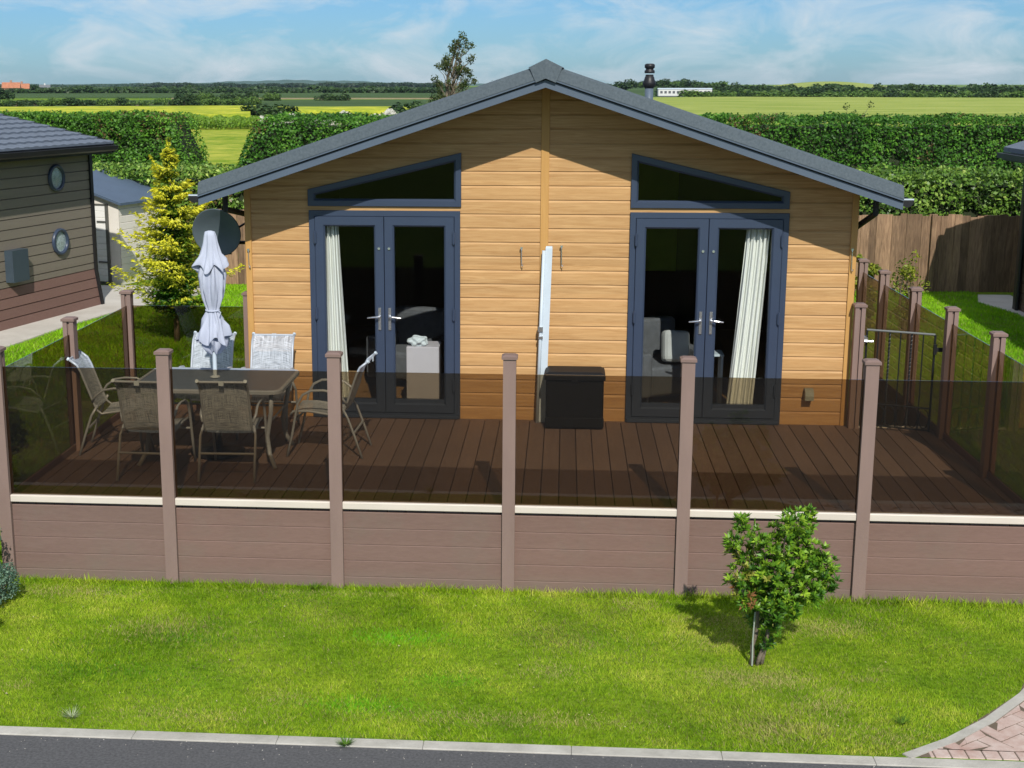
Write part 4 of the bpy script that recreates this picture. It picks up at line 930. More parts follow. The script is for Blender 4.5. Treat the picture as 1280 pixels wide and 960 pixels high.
# ------------------------------------------------------------------ vegetation
GREEN = [(.018, .055, .008), (.035, .11, .012), (.065, .175, .020), (.12, .25, .03)]
def hedge(name, x0, x1, yc, half, ztop, n, lsize, label, cols, seed, ends=(0, 0), zb=G, mat=None):
    org = Vector(((x0 + x1) / 2, yc, zb)); e = empty(name, org, label, 'hedge')
    # uneven solid core added to block the view, inner shade in its colour
    b = MB(); rings = []; m_ = int((x1 - x0) / .5) + 2
    for i in range(m_):
        x = x0 + .25 + (x1 - x0 - .5) * i / (m_ - 1); P = np.array([[x, yc, 0.]]); o1 = float(sn(P, 1.6, seed)[0]) * .10
        h = half - .30 + o1; zt = ztop - .26 + o1
        for a, bb in ((0, ends[0]), (1, ends[1])):
            dd = (x - x0) if a == 0 else (x1 - x)
            if bb and dd < bb: zt = zt - (1 - dd / bb) ** 2 * (ztop - zb) * .75
        rings.append([(x - org.x, yy - 0, zz) for yy, zz in ((-h, 0), (-h, (zt - zb) * .6), (-h * .8, zt - zb), (h * .8, zt - zb), (h, (zt - zb) * .6), (h, 0))])
    b.loft(rings, True, True); b.build('hedge_core', pm('hedge_core_shade_' + str(seed), (.020, .030, .010), .95, .3, (5, 5, 5)), e)
    # leaves on the clipped surface, displaced into clumps
    per = 2 * (ztop - zb) * .9 + 2 * half
    s_ = rng.random(n); nf_ = int(n * .62)
    hgt = ztop - zb
    X = rng.uniform(x0, x1, n); Y = np.empty(n); Z = np.empty(n); N = np.zeros((n, 3))
    f = np.arange(n) < nf_
    Z[f] = zb + hgt * (1 - rng.random(f.sum()) ** 1.25); Y[f] = yc - half; N[f] = (0, -1, .35)
    t_ = ~f; k = t_.sum(); Y[t_] = yc + rng.uniform(-half, half, k); Z[t_] = ztop; N[t_] = (0, -.1, 1)
    rounding = np.clip((Z - (ztop - .3)) / .3, 0, 1) * f; Y += rounding ** 2 * .18
    P = np.stack([X, Y, Z], 1)
    topk = np.where(f, 1.0, .45); d = (sn(P, 2.1, seed) * .10 * topk + sn(P, 6.5, seed + 1) * .085 * topk + sn(P, 15, seed + 2) * .05) - .22 * np.clip(sn(P, 4.3, seed + 6) - .45, 0, 1) * f
    P += unit(N) * d[:, None] * 1.35 - unit(N) * (rng.random(n) ** 2 * .2)[:, None]
    for a, bb in ((0, ends[0]), (1, ends[1])):   # leaves on the cut ends
        if bb:
            m_ = 2600; e_ = np.stack([np.full(m_, (x0 + .25) if a == 0 else (x1 - .25)), rng.uniform(yc - half, yc + half, m_), zb + hgt * rng.uniform(0, .95, m_)], 1)
            nn = np.tile(np.array([[-1.0 if a == 0 else 1.0, -.2, .3]]), (m_, 1)); e_ += unit(nn) * (sn(e_, 3.5, seed) * .16 + rng.random(m_) * .15)[:, None]
            P = np.concatenate([P, e_]); N = np.concatenate([N, nn]); n += m_
    for a, bb in ((0, ends[0]), (1, ends[1])):
        if bb:
            dd = (P[:, 0] - x0) if a == 0 else (x1 - P[:, 0]); q = np.clip(1 - dd / bb, 0, 1) ** 2
            P[:, 2] -= q * (P[:, 2] - zb) * .75
    NN_ = unit(unit(N) * .8 + rng.normal(size=(n, 3)) * .75 + np.array([0, 0, .35]))
    t = .45 + sn(P, 3.2, seed + 2) * .16 + sn(P, .8, seed + 3) * .14 + rng.normal(size=n) * .20
    C = tones(n, cols, t, .3)
    brown = (sn(P, 1.3, seed + 4) > .75) & (rng.random(n) < .22); C[brown] = np.array([.17, .12, .045]) * rng.uniform(.6, 1.3, (brown.sum(), 1))
    sz = lsize * rng.uniform(.6, 1.35, n)
    me = leaves_mesh(P - np.array(org), NN_, sz, C, .62); o = link('foliage', me, mat or m_leaf, e)
    return e
hedge('hedge', -13.5, 13.5, 30.0, .9, 1.55, 60000, .092, 'lower clipped laurel hedge directly behind the timber fence', [(.035, .085, .012), (.10, .21, .025), (.22, .36, .055), (.46, .56, .14)], 1, mat=m_gloss)
hedge('hedge', -24, -12.1, 46.0, 1.6, 2.36, 40000, .10, 'tall hedge left of the grassy gap behind the left lodge', [(.035, .10, .012), (.07, .19, .018), (.13, .31, .03), (.24, .42, .05)], 2, (0, .8))
hedge('hedge', -10.75, 34, 46.0, 1.6, 2.32, 100000, .10, 'tall bright green hedge stretching right across behind the lodge roof', [(.022, .075, .010), (.045, .145, .016), (.095, .25, .025), (.18, .36, .04)], 3, (1.1, 0))

def blob_leaves(blobs, per, lsize, cols, upbias=.4, aspect=.5, squash=1.0, topyellow=None, shell=.55):
    P = []; N = []; T = []
    for (c, r_) in blobs:
        k = int(per * (r_ / blobs[0][1]) ** 2) if per > 0 else 20; k = max(k, 6)
        d = unit(rng.normal(size=(k, 3))); rad = r_ * (shell + (1 - shell) * rng.random((k, 1)) ** .6) * (1 + .25 * sn(d * 3 + np.array(c), 2, 3)[:, None]); 
        q = d * rad; q[:, 2] *= squash; P.append(q + np.array(c)); N.append(unit(d * .7 + rng.normal(size=(k, 3)) * .55 + np.array([0, 0, upbias]))); T.append(.5 + rng.normal(size=k) * .2 + rng.normal() * .13)
    P, N, T = np.concatenate(P), np.concatenate(N), np.concatenate(T)
    return leaves_mesh(P, N, lsize * rng.uniform(.6, 1.3, len(P)), tones(len(P), cols, T, .25), aspect)
def branch(b, p0, p1, r0, r1, wob=.06, n=6):
    p0, p1 = Vector(p0), Vector(p1); L_ = (p1 - p0).length; pts = []
    for i in range(n + 1):
        t = i / n; q = p0.lerp(p1, t); q += Vector((random.uniform(-1, 1), random.uniform(-1, 1), random.uniform(-.3, .3))) * wob * L_ * math.sin(math.pi * t); pts.append(q)
    b.tube(pts, [r0 + (r1 - r0) * i / n for i in range(n + 1)], 6); return pts

# front lawn sapling: three stems, rosettes of glossy leaves
TB = Vector((1.40, 9.23, G))
st = empty('small_tree', TB, 'young glossy leaved evergreen tree on the front lawn casting a shadow', 'tree')
blobs_px = [(928, 660, 15), (915, 678, 11), (930, 690, 21), (945, 672, 11), (990, 655, 17), (1008, 648, 15), (975, 668, 17), (962, 684, 14), (1000, 672, 17), (943, 712, 23), (925, 722, 17), (968, 712, 26), (995, 702, 25), (1018, 694, 18),
            (1028, 712, 19), (1036, 733, 14), (1008, 728, 24), (980, 738, 26), (955, 742, 22), (934, 742, 15), (965, 762, 19), (990, 758, 15), (950, 775, 16), (968, 782, 14), (958, 800, 10), (948, 815, 8), (1018, 744, 15), (938, 755, 12)]
PX = 1 / 187.
b = MB(); tr_pts = []
base = [(0, 0, 0), (.035, .02, 0), (-.04, -.01, 0)]
fork = [(.10, 0, .42), (.085, .03, .40), (-.01, 0, .45)]
for p0, p1 in zip(base, fork): branch(b, p0, p1, .017, .011, .03)
blobs = []
for (px, py, r_) in blobs_px:
    dy = random.uniform(-.16, .16); q = at(px, py, 9.23 + dy) - TB; blobs.append((tuple(q), r_ * PX * 1.08))
    fk = min(fork, key=lambda f_: (Vector(f_) - q).length)
    if q.z > .2: branch(b, fk, q, .009, .003, .08)
b.build('trunk', m_bark, st, True)
# leaves: elongated, in upright rosettes
P = []; N = []; S = []; Tn = []
Vq = []; Cq = []
for c, r_ in blobs:
    nros = max(8, int((r_ / .1) ** 2 * 34))
    for k in range(nros):
        d = Vector(rng.normal(size=3)); d.normalize(); o_ = Vector(c) + d * r_ * random.uniform(.25, 1.0)
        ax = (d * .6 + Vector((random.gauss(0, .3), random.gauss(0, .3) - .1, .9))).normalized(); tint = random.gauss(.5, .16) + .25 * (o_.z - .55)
        yel = 1 if (abs(o_.x + .12) < .13 and .55 < o_.z < .85 and random.random() < .3) else 0
        red = (o_.x < -.06 and .35 < o_.z < .62 and random.random() < .28)
        for j in range(random.randint(9, 13)):
            a = j * 2.4 + random.uniform(-.6, .6); side = ax.orthogonal().normalized(); side = Matrix.Rotation(a, 3, ax) @ side
            el = random.uniform(.25, 1.0); dirv = (side * el + ax * random.uniform(.35, 1.0)).normalized(); ln = random.uniform(.030, .056); wd = ln * random.uniform(.14, .20)
            wv = dirv.cross(ax); wv = wv.normalized() if wv.length > 1e-3 else side
            nn_ = wv.cross(dirv); p0 = o_ + dirv * .004; 
            Vq.append([p0, p0 + dirv * ln * .45 + wv * wd + nn_ * .002, p0 + dirv * ln + nn_ * -.006, p0 + dirv * ln * .45 - wv * wd + nn_ * .002])
            cc = tones(1, [(.022, .070, .008), (.06, .17, .014), (.16, .32, .02), (.34, .50, .04)], np.array([tint + random.gauss(0, .12)]), .2)[0]
            if yel: cc = np.array([.34, .36, .06]) * random.uniform(.7, 1.1)
            if red: cc = np.array([.30, .14, .05]) * random.uniform(.6, 1.1)
            Cq.append(cc)
me = quads_mesh(np.array([[list(v) for v in q] for q in Vq]), np.array(Cq), 'foliage'); link('crown', me, m_gloss, st)
b = MB(); b.tube([at(940, 832, 9.2), at(941, 800, 9.2), at(944, 765, 9.2)], .0055, 6); o = b.build('support_cane', pm('grey_cane', (.34, .38, .33), .6, .1)); tag(o, 'thin grey cane staked beside the small tree', 'cane')

# golden conifer
def conifer(loc, H, Rm, label, nb_, inner, outer, leaf=.035, seed=0, long_left=False, name='conifer'):
    e = empty(name, loc, label, 'tree'); b = MB(); branch(b, (0, 0, 0), (0, 0, H * .93), .05 * H / 3, .008, .01, 10); b.build('trunk', m_bark, e, True)
    P = []; N = []; S = []; C = []; TT = []
    for i in range(nb_):
        t = random.random() ** 1.15; h = H * (.14 + .80 * t); az = random.uniform(0, 6.283)
        Lb = Rm * (1.0 - t) ** .85 * (1 + .22 * math.sin(t * 31 + az * 2)) * (1 - .75 * max(0, .22 - t) / .22) * random.choice((.6, .8, .95, 1.2)) * random.uniform(.85, 1.1) + .05
        if long_left and i % 26 == 0 and .12 < t < .6: az = math.pi + random.uniform(-.35, .5); Lb = Rm * random.uniform(1.0, 1.28)
        rise = random.uniform(.0, .35) if t < .8 else random.uniform(.3, 1.1)
        dx, dy = math.cos(az), math.sin(az); m_ = int(30 + 120 * Lb / Rm)
        u = rng.random(m_) ** .8; wdt = (.02 + .12 * Lb * np.sin(np.pi * np.clip(u * .85 + .1, 0, 1)))
        side = rng.normal(size=m_) * wdt; vert = rng.normal(size=m_) * wdt * .28
        rr_ = u * Lb; z = h + rise * rr_ * (.2 + .8 * u) - .10 * np.sin(u * 3.14) * Lb + vert
        P.append(np.stack([dx * rr_ - dy * side, dy * rr_ + dx * side, z], 1)); 
        N.append(unit(np.array([dx * .3, dy * .3, .9]) + rng.normal(size=(m_, 3)) * .45)); S.append(leaf * rng.uniform(.8, 1.9, m_)); TT.append(np.array([dx, dy, rise + .1]) + np.stack([-dy * side, dx * side, side * 0], 1) * 6 + rng.normal(size=(m_, 3)) * .3)
        tipness = np.clip((rr_ / (Rm * (1.02 - t) ** .85 + .05)) * 1.15 - .12 + rng.normal(size=m_) * .14 + .25 * t, 0, 1)
        C.append(tones(m_, [inner, inner, tuple((np.array(inner) * .45 + np.array(outer) * .55)), outer], tipness, .22))
    m_ = 260; hh = rng.uniform(.70, 1.0, m_) * H; rad = .045 + .20 * (1 - hh / H); a_ = rng.uniform(0, 6.283, m_)
    P.append(np.stack([rad * np.cos(a_) * rng.random(m_), rad * np.sin(a_) * rng.random(m_), hh], 1)); N.append(unit(rng.normal(size=(m_, 3)))); S.append(leaf * rng.uniform(.8, 1.8, m_)); TT.append(np.array([0, 0, 1.]) + rng.normal(size=(m_, 3)) * .5); C.append(tones(m_, [inner, outer, outer], rng.random(m_), .2))
    P, N, S, C, TT = map(np.concatenate, (P, N, S, C, TT)); me = leaves_mesh(P, N, S, C, .34, T=TT); link('foliage', me, m_leaf, e); return e
conifer((-6.12, 21.3, G), 3.2, .90, 'golden yellow conifer on the left lawn beside the shed', 270, (.055, .16, .012), (.76, .73, .05), .052, long_left=True)
# blue-green shrub at the left edge and its taller neighbour
def shrub(loc, r_, h, label, cols, n_bl=14, per=220, leaf=.03, name='shrub', mat=None, cat='shrub'):
    e = empty(name, loc, label, cat); b = MB(); blobs = []
    for i in range(n_bl):
        a = random.uniform(0, 6.28); q = r_ * .75 * math.sqrt(random.random()); z = h * random.uniform(.25, .9) * (1 - .3 * q / r_); c = (q * math.cos(a), q * math.sin(a), z)
        blobs.append((c, r_ * random.uniform(.28, .42))); branch(b, (random.uniform(-.02, .02), random.uniform(-.02, .02), 0), c, .008 + .006 * h, .003, .08)
    b.build('stem', m_bark, e, True); me = blob_leaves(blobs, per, leaf, cols, .3); link('foliage', me, mat or m_leaf, e); return e
BLUEG = [(.05, .10, .07), (.10, .19, .13), (.18, .29, .20), (.28, .40, .28)]
shrub((-4.40, 9.92, G), .20, .40, 'small blue-green shrub at the left edge of the front lawn near the posts', BLUEG, 16, 230, .022)
shrub((-4.27, 9.38, G), .15, .26, 'low blue-green shrub nearest the road at the left edge', BLUEG, 12, 200, .02)
shrub((-4.66, 10.18, G), .22, 1.1, 'tall bluish shrub outside the front left corner of the deck', BLUEG, 18, 260, .026)
shrub((-5.25, 12.0, G), .34, 1.65, 'leafy green shrub on the left lawn against the glass', [(.02, .06, .012), (.05, .12, .02), (.10, .2, .03), (.2, .3, .08)], 22, 230, .04)
YG = [(.06, .11, .012), (.14, .20, .02), (.28, .32, .03), (.42, .42, .05)]
shrub((4.55, 21.2, G), .22, 1.85, 'yellow-green shrub close to the right corner of the lodge', YG, 22, 120, .06)
shrub((5.45, 22.2, G), .34, 1.85, 'spindly yellow-green shrub in front of the timber fence', YG, 18, 80, .06)
shrub((-9.85, 21.6, G), .35, .7, 'dry golden grass clump at the foot of the left lodge wall', [(.10, .10, .02), (.22, .19, .06), (.36, .30, .10), (.45, .38, .16)], 12, 120, .06)
shrub((-4.62, 20.6, G), .22, .32, 'small yellow plant on the lawn by the left corner of the lodge', YG, 8, 90, .05)
# slim sapling rising out of the hedge
sp_ = empty('sapling', (9.3, 46, G), 'thin sapling poking up out of the tall hedge at the right', 'tree')
b = MB(); bl = []
branch(b, (0, 0, 0), (-.3, 0, 2.9), .03, .012, .03, 8)
for q in ((-.35, 0, 3.3), (-.1, 0, 3.1), (.25, 0, 3.0), (-.5, 0, 2.9), (.1, 0, 2.8), (-.3, .1, 2.6), (.4, 0, 3.35)): branch(b, (-.3, 0, 2.4), q, .012, .004, .06); bl.append((q, .12))
b.build('trunk', m_bark, sp_, True); link('crown', blob_leaves(bl, 36, .07, [(.02, .04, .01), (.04, .08, .015), (.08, .13, .02)], .2), m_leaf, sp_)

# airy wind-swept tree above the ridge
tx = at(560, 120, 40); wt = empty('windswept_tree', (tx.x, 40, G), 'airy wind-swept tree leaning right above the left roof slope', 'tree')
b = MB(); bl = []
lv = [(0, 0, 0), (-.1, 0, 1.6), (-.12, 0, 3.0), (.0, 0, 4.2), (.25, 0, 5.1), (.35, 0, 5.35)]
for p0, p1, r0, r1 in zip(lv, lv[1:], (.10, .08, .06, .04, .02), (.08, .06, .04, .02, .008)): branch(b, p0, p1, r0, r1, .03)
for i in range(95):
    t = random.random(); h = 2.3 + 2.85 * t; wd = .85 * (1 - t) ** .7 + .16
    q = (-.15 + .62 * t ** 1.2 + random.uniform(-1.0, 1.0) * wd, random.uniform(-.6, .6) * wd, h + random.uniform(0, .35))
    s0 = (-.12 + .40 * max(0, t - .15), 0, h - .5); branch(b, s0, q, .018, .004, .08); bl.append((q, random.uniform(.08, .16)))
for q in ((1.15, 0, 3.75), (1.3, 0, 3.95), (1.0, .1, 3.6), (.85, 0, 3.5), (.7, 0, 3.6), (.6, 0, 3.3), (1.4, 0, 3.7)): branch(b, (-.05, 0, 2.6), q, .02, .004, .05); bl.append((q, .13))
b.build('trunk', m_bark, wt, True)
link('crown', blob_leaves(bl, 60, .075, [(.025, .045, .012), (.05, .08, .02), (.09, .12, .035), (.15, .17, .07)], .1, .5, 1, shell=.2), m_leaf, wt)

# far bushes and hedgerow trees: three kinds, copied
def proto_bush(seed, cols, spread=1.0, tall=1.0, name='hedgerow_bush'):
    random.seed(seed); e = empty(name, (0, 0, 0), 'x', 'bush'); b = MB(); bl = []
    for i in range(16):
        a = random.uniform(0, 6.28); q = .85 * spread * math.sqrt(random.random()); z = tall * random.uniform(.35, .95) * (1 - .35 * q / spread); c = (q * math.cos(a), q * math.sin(a), z); bl.append((c, random.uniform(.26, .42))); branch(b, (0, 0, 0), c, .05, .015, .06, 3)
    b.build('trunk', m_bark, e); link('crown', blob_leaves(bl, 58, .22, cols, .5, .7), m_leaf, e); return e
DK = [(.014, .036, .014), (.028, .066, .020), (.05, .10, .028), (.085, .15, .04)]
MG = [(.035, .075, .018), (.07, .14, .028), (.12, .22, .04), (.20, .30, .06)]
B0 = [proto_bush(11, DK), proto_bush(12, MG), proto_bush(13, DK, .8, 1.25), proto_bush(14, MG, 1.3, .8)]
used = [False] * 4
def bush(kind, px, d, w_, h, label, group, cat='bush', z=G):
    o = B0[kind] if not used[kind] else copy_tree(B0[kind]); used[kind] = True
    x, y = fxy(px, d); o.location = (x, y, z); o.scale = (w_, w_, h); o.rotation_euler = (0, 0, random.uniform(0, 6.28)); o['label'] = label; o['category'] = cat
    if group: o['group'] = group
random.seed(5)
gl_ = 'bushes in the field hedgerow beyond the rapeseed'
px = -20
while px < 330:
    bush(random.choice((0, 1, 3)), px, random.uniform(262, 285), random.uniform(1.1, 2.2), random.uniform(.9, 1.5), 'low green bush in the hedgerow behind the rapeseed field', gl_); px += random.uniform(9, 16)
for px in (238, 262, 288, 300, 318, 345, 410, 430):
    bush(random.choice((0, 0, 1)), px, 345, random.uniform(1.8, 2.8), random.uniform(1.5, 2.2), 'round dark bush at the edge of the tan field', 'bushes at the edge of the tan field')
bush(0, 330, 162, 2.3, 1.65, 'dark dense bush just right of the rapeseed field', None); bush(0, 352, 160, 2.2, 1.6, 'second dark bush at the right end of the rapeseed', None)
bush(0, 510, 150, 2.4, 1.9, 'dark bush below the windswept tree', None); bush(2, 523, 155, 1.2, 1.7, 'upright dark bush touching the windswept tree', None)
bush(3, 462, 112, 1.9, 1.75, 'low green bush in front of the white blossom', None)
px = 858
gr = 'bushes along the far edge of the right crop field'
while px < 1330:
    bush(random.choice((0, 1, 1, 3)), px, random.uniform(385, 400), random.uniform(2.8, 4.4), random.uniform(1.7, 2.4), 'green bush in the long hedgerow beyond the pale crop field', gr); px += random.uniform(13, 20)
px = 830
while px < 1330:
    bush(random.choice((0, 0, 2)), px, random.uniform(430, 460), random.uniform(3.4, 5.6), random.uniform(2.7, 3.7), 'dark hedgerow tree on the skyline behind the right crop field', 'trees on the skyline behind the right field', 'tree'); px += random.uniform(12, 24)
px = 752
while px < 905:
    bush(random.choice((0, 1, 2)), px, 640 + random.uniform(-30, 60), random.uniform(3.5, 6), random.uniform(2.0, 3.4), 'dark tree of the small wood on the rise behind the flue', 'wood on the rise behind the flue', 'tree', z=G + 3.0 * math.sin(math.pi * (px - 740) / 180)); px += random.uniform(8, 13)
bush(2, 912, 640, 3.0, 3.6, 'lone round tree on the skyline right of the wooded rise', None, 'tree')
for px, w_ in ((-6, 6), (6, 6.5), (17, 5)):
    bush(0, px, 395, w_ * .55, 2.4, 'dark tree beside the red roofed farmhouses', 'trees beside the farmhouses', 'tree')
bush(0, 243, 880, 3.6, 3.6, 'lone dark tree on the skyline above the tan field', None, 'tree'); bush(0, 252, 890, 3.2, 3.2, 'smaller tree beside the lone skyline tree', None, 'tree')
px = 820
# clumps of green in front of the caravans
for px in (822, 840, 857): bush(3, px, 372, 2.4, .75, 'pale green bush in front of the white caravans', 'bushes in front of the caravans')

def strip(name, x0, x1, d, h, n, ls, cols, z=G, depth=6, amp=.3, kind='stuff', seed=2):
    X = rng.uniform(x0, x1, n); dd = d + rng.uniform(0, depth, n); v = rng.random(n)
    base = np.array([fxy(a, b_) for a, b_ in zip(X, dd)]); hh = h * (1 - amp + amp * sn(np.stack([X * .12, X * 0, X * 0], 1), 1.0, seed)) * rng.random(n) ** .45
    P = np.stack([base[:, 0], base[:, 1], z + hh], 1); N = unit(rng.normal(size=(n, 3)) * .7 + np.array([0, -.5, .6]))
    me = leaves_mesh(P, N, ls * rng.uniform(.6, 1.4, n), tones(n, cols, .5 + rng.normal(size=n) * .22), .8); return tag(link(name, me, m_leaf), kind=kind)
strip('distant_hedges', -150, 560, 600, 2.4, 9000, 1.5, DK)
strip('distant_hedges', -150, 560, 830, 2.8, 7000, 2.0, DK, seed=3)
strip('distant_woods', 190, 560, 1500, 5.0, 8000, 3.5, [(.016, .04, .022), (.03, .065, .03)], depth=60, amp=.25)
strip('distant_woods', -150, 330, 2100, 4.0, 6000, 4.5, [(.03, .07, .045), (.05, .1, .06)], depth=60, amp=.4, seed=4)
strip('distant_hedges', 860, 1400, 520, 3.8, 6000, 1.6, DK, seed=5)
# white blossom drift
wb = strip('white_blossom', 330, 428, 118, 1.9, 5200, .15, [(.45, .44, .38), (.62, .60, .54), (.75, .74, .70)], seed=6, amp=.2); wb['label'] = 'drift of white blossom along the hedge'
wb = strip('white_blossom', 425, 520, 118, 1.95, 4200, .15, [(.45, .44, .38), (.62, .60, .54), (.75, .74, .70)], seed=8, amp=.3)
# green verge in front of the rapeseed
strip('field_verge', -100, 372, 126, 1.35, 30000, .22, [(.08, .17, .012), (.15, .28, .02), (.24, .36, .04)], depth=14, amp=.3, seed=7)

# far buildings
def house(px, d, w_, dep, hw_, hr, label, roofm, wallm, rz=.3):
    x, y = fxy(px, d); e = empty('farmhouse', (x, y, G), label, 'house', rz=rz)
    MB().box(-w_ / 2, w_ / 2, -dep / 2, dep / 2, 0, hw_).build('wall', wallm, e)
    b = MB(); b.loft([[(xx_, -dep / 2 - .3, hw_), (xx_, 0, hw_ + hr), (xx_, dep / 2 + .3, hw_)] for xx_ in (-w_ / 2 - .3, w_ / 2 + .3)], True, True); rf_ = b.build('roof', roofm, e)
    MB().box(-.4, .4, -.4, .4, hw_ + hr - .8, hw_ + hr + .9).build('chimney', wallm, rf_)
    for sx in (-.3, .0, .3): MB().box(sx * w_ - .4, sx * w_ + .4, -dep / 2 - .04, -dep / 2 - .005, hw_ * .45, hw_ * .8).build('window', m_black, e)
m_terra = pm('terracotta_roof', (.42, .17, .09), .8, .2, (1, 1, 1)); m_brick = pm('brick_wall', (.36, .20, .13), .85, .15, (1, 1, 1)); m_wht = pm('white_render', (.62, .62, .60), .7, .05)
house(27, 640, 7, 6, 2.3, 2.4, 'farmhouse with orange roof beside the dark trees at the far left', m_terra, m_brick)
house(40, 650, 6, 6, 2.0, 2.2, 'second orange roofed farmhouse, right of the first', m_terra, m_brick)
house(68, 900, 6, 5, 2.0, 1.6, 'tiny white farmhouse on the far left skyline', pm('slate', (.15, .16, .17), .7, .1), m_wht)
for px, lb in ((833, 'long white caravan behind the flue'), (866, 'white caravan at the right of the pair beyond the field')):
    x, y = fxy(px, 420); e = empty('caravan', (x, y, G), lb, 'caravan', rz=.03)
    b = MB(); b.bbox(-3.9, 3.9, -1.5, 1.5, .5, 2.5, .12); b.build('body', m_wht, e)
    b = MB(); b.loft([[(xx_, -1.6, 2.5), (xx_, 0, 2.85), (xx_, 1.6, 2.5)] for xx_ in (-4, 4)], True, True); b.build('roof', m_white, e)
    for k in range(6): MB().box(-3.3 + k * 1.2, -2.6 + k * 1.2, -1.53, -1.502, 1.3, 2.0).build('window', m_sofa, e)
    MB().box(-3.8, 3.8, -1.4, 1.4, 0, .5).build('skirting', m_sofa, e)

# ------------------------------------------------------------------ grass blades
def grass(name, n, region, hmin, hmax, wmul, label, palette, patches=(), keep=None):
    (xa, xb, ya, yb) = region; X = rng.uniform(xa, xb, n); Y = rng.uniform(ya, yb, n)
    if keep is not None: k = keep(X, Y); X, Y = X[k], Y[k]; n = len(X)
    P = np.stack([X, Y, np.full(n, G)], 1); h = rng.uniform(hmin, hmax, n) * (1 + .25 * sn(P, 3.0, 2)); a = rng.uniform(0, 6.283, n); w_ = h * wmul * rng.uniform(.7, 1.3, n)
    ln = rng.normal(size=(n, 2)) * h[:, None] * .55 + np.stack([sn(P, 4, 3), sn(P, 4, 4)], 1) * h[:, None] * .25
    V = np.empty((n, 3, 3)); dx, dy = np.cos(a) * w_ / 2, np.sin(a) * w_ / 2
    V[:, 0] = P + np.stack([dx, dy, np.zeros(n)], 1); V[:, 1] = P - np.stack([dx, dy, np.zeros(n)], 1); V[:, 2] = P + np.stack([ln[:, 0], ln[:, 1], h], 1)
    t = .5 + .20 * sn(P, 2.6, 1) + .19 * sn(P, 7.5, 5) + .14 * sn(P, 19, 6) + rng.normal(size=n) * .15
    C = tones(n, palette, t, .22)
    for (px_, py_, r_, col, st_) in patches:
        q = np.exp(-(((X - px_) / r_[0]) ** 2 + ((Y - py_) / r_[1]) ** 2)) * st_
        m_ = rng.random(n) < q; C[m_] = np.array(col) * rng.uniform(.75, 1.25, (m_.sum(), 1))
    dry = rng.random(n) < (.06 + .10 * np.clip(sn(P, 3.5, 7), 0, 1)); C[dry] = np.array([.33, .30, .12]) * rng.uniform(.6, 1.2, (dry.sum(), 1))
    me = quads_mesh(V, C, name); o = link(name, me, m_grass); tag(o, label, 'grass', kind='stuff'); return o
LP = [(.12, .25, .006), (.24, .40, .010), (.40, .54, .03), (.60, .62, .10)]
VIV = (.17, .50, .010); TAN = (.52, .46, .18)
def wp_(px, py): q = gz(px, py, G); return q.x, q.y
pt = []
for px, py, r_, col, s_ in ((500, 798, (.34, .13), VIV, .75), (455, 882, (.36, .12), VIV, .7), (560, 852, (.22, .10), VIV, .6), (140, 840, (.3, .15), (.10, .30, .008), .5), (250, 800, (.35, .12), (.10, .29, .008), .5),
                            (960, 850, (.30, .16), TAN, .75), (905, 845, (.20, .12), TAN, .6), (80, 740, (.5, .12), TAN, .5), (400, 742, (.9, .06), TAN, .35), (230, 895, (.5, .12), TAN, .35), (640, 900, (.8, .10), TAN, .45), (1050, 915, (.5, .12), TAN, .3), (750, 800, (.5, .2), (.16, .34, .015), .4)):
    x, y = wp_(px, py); pt.append((x, y, r_, col, s_))
for k in range(34):
    x, y = random.uniform(-4.4, 3.6), random.uniform(8.05, 10.4); c_ = random.choice((TAN, TAN, (.09, .24, .008), (.30, .34, .06))); r_ = random.uniform(.08, .32)
    pt.append((x, y, (r_, r_ * random.uniform(.4, .9)), c_, random.uniform(.25, .55)))
dkx = np.array([p[0] for p in dk]); dky = np.array([p[1] for p in dk])
keepf = lambda X, Y: (X < np.interp(Y, dky, dkx) - .055 - .03 * rng.random(len(X)))
grass('lawn_grass', 500000, (-4.9, 4.2, 7.925, 10.56), .009, .026, .20, 'short green front lawn with yellow and vivid green patches', LP, pt, keepf)
LP2 = [(.13, .33, .006), (.20, .46, .010), (.28, .56, .015), (.36, .62, .02)]
def pathx(Y): return np.interp(Y, [9.5, 20.3, 22.3, 24.2, 26.4, 27.2], [-11.6, -8.62, -8.35, -7.95, -6.9, -7.0])
grass('lawn_grass', 150000, (-11, -4.6, 10.6, 27.5), .03, .06, .28, 'mown side lawn left of the deck', LP2, keep=lambda X, Y: (X > pathx(Y) + .02 + .06 * rng.random(len(X))))
grass('lawn_grass', 130000, (3.9, 8.1, 12.9, 27.5), .03, .06, .28, 'bright side lawn right of the lodge half in shadow', LP2, keep=lambda X, Y: (X < np.interp(Y, [12, 18, 24.9, 26.3, 27.2], [8.15, 8.15, 8.05, 7.75, 8.0]) - .05 * rng.random(len(X))))
grass('lawn_grass', 30000, (-4.6, -3.3, 14.1, 27.4), .03, .06, .28, 'strip of lawn beside the left wall of the lodge', LP2)
# taller tufts against the foot of the deck wall
n = 5200; X = rng.uniform(-4.6, 3.75, n); grass('grass_tufts', n, (-4.6, 3.75, 10.44, 10.54), .03, .075, .11, 'longer grass tufts at the foot of the deck wall', LP)
# weeds, fallen bits
b = MB()
for k in range(60):
    x, y = random.uniform(-4.3, 3), random.uniform(8.1, 10.3); a = random.uniform(0, 6); s_ = random.uniform(.008, .02); zz = G + .022
    b.add([(x, y, zz), (x + s_ * math.cos(a), y + s_ * math.sin(a), zz + .006), (x + s_ * math.cos(a + .8), y + s_ * math.sin(a + .8), zz + .002)], [(0, 1, 2)])
tag(b.build('lawn_litter', pm('dry_leaf', (.42, .36, .22), .8, .3), fix=False), 'scattered dry leaf bits on the front lawn', 'litter', kind='stuff')

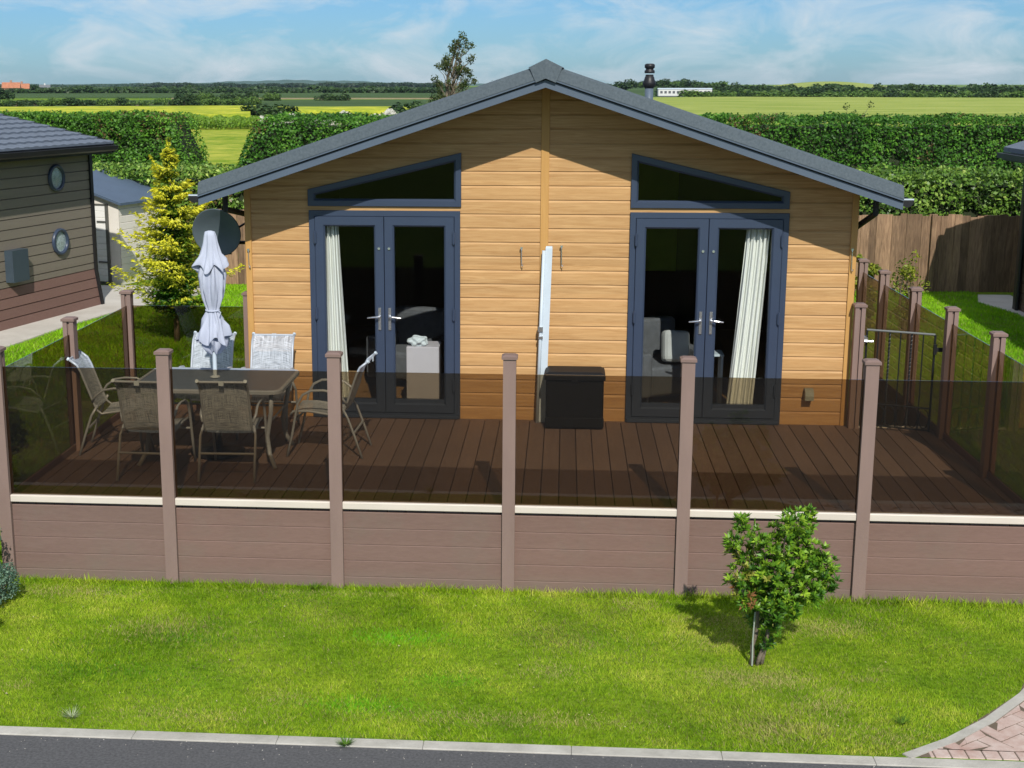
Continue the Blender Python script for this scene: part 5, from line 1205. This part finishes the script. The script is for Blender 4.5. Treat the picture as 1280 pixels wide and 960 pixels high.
# ------------------------------------------------------------------ air
HAZE = 0.00006
b = MB(); b.box(-3800, 3800, -60, 5100, -1.9, 40)
hm = bpy.data.materials.new('haze_air'); hm.use_nodes = True; hn = hm.node_tree; hn.nodes.remove(hn.nodes['Principled BSDF'])
hv = hn.nodes.new('ShaderNodeVolumePrincipled'); hv.inputs['Color'].default_value = (.72, .88, 1, 1); hv.inputs['Density'].default_value = HAZE; hv.inputs['Anisotropy'].default_value = .2
hn.links.new(hv.outputs[0], hn.nodes['Material Output'].inputs['Volume'])
tag(b.build('haze', hm), kind='stuff')

# weeds in the lawn and grit on the road
random.seed(31)
for px, py, lb in ((90, 897, 'pale tuft of coarse grass by the kerb at the left'), (432, 931, 'green weed sprouting from the kerb joint'), (1105, 735, 'dark grass tuft at the foot of the deck wall on the right'), (395, 735, 'dark grass tuft against the foot of the second post'), (1128, 905, 'small daisy-like weed beside the driveway kerb')):
    q = gz(px, py, G); nn = 90; a = rng.uniform(0, 6.283, nn); l_ = rng.uniform(.03, .085, nn); V = np.empty((nn, 3, 3)); r0 = rng.random((nn, 1)) * .02
    base = np.stack([np.cos(a), np.sin(a), a * 0], 1) * r0; sd_ = np.stack([-np.sin(a), np.cos(a), a * 0], 1) * .0028
    V[:, 0] = base + sd_; V[:, 1] = base - sd_; V[:, 2] = base + np.stack([np.cos(a) * l_, np.sin(a) * l_, l_ * rng.uniform(.3, 1.0, nn)], 1)
    pal = [(.30, .36, .20), (.50, .55, .36)] if 'pale' in lb else [(.05, .13, .01), (.16, .30, .03)]
    o = link('grass_tuft', quads_mesh(V, tones(nn, pal), 'grass_tuft'), m_grass); o.location = (q.x, min(q.y, 10.5), G); tag(o, lb, 'weed')
b = MB()
for k in range(170):
    x, y = random.uniform(-5, 4), 7.81 - abs(random.gauss(0, .14)); r_ = random.uniform(.0015, .0035); z = -.657
    b.add([(x - r_, y - r_, z), (x + r_, y - r_ * .6, z), (x + r_ * .5, y + r_, z), (x, y, z + r_ * 1.3)], [(0, 1, 3), (1, 2, 3), (2, 0, 3)])
tag(b.build('road_grit', m_path, fix=False), 'loose pale grit along the road edge', 'grit', kind='stuff')
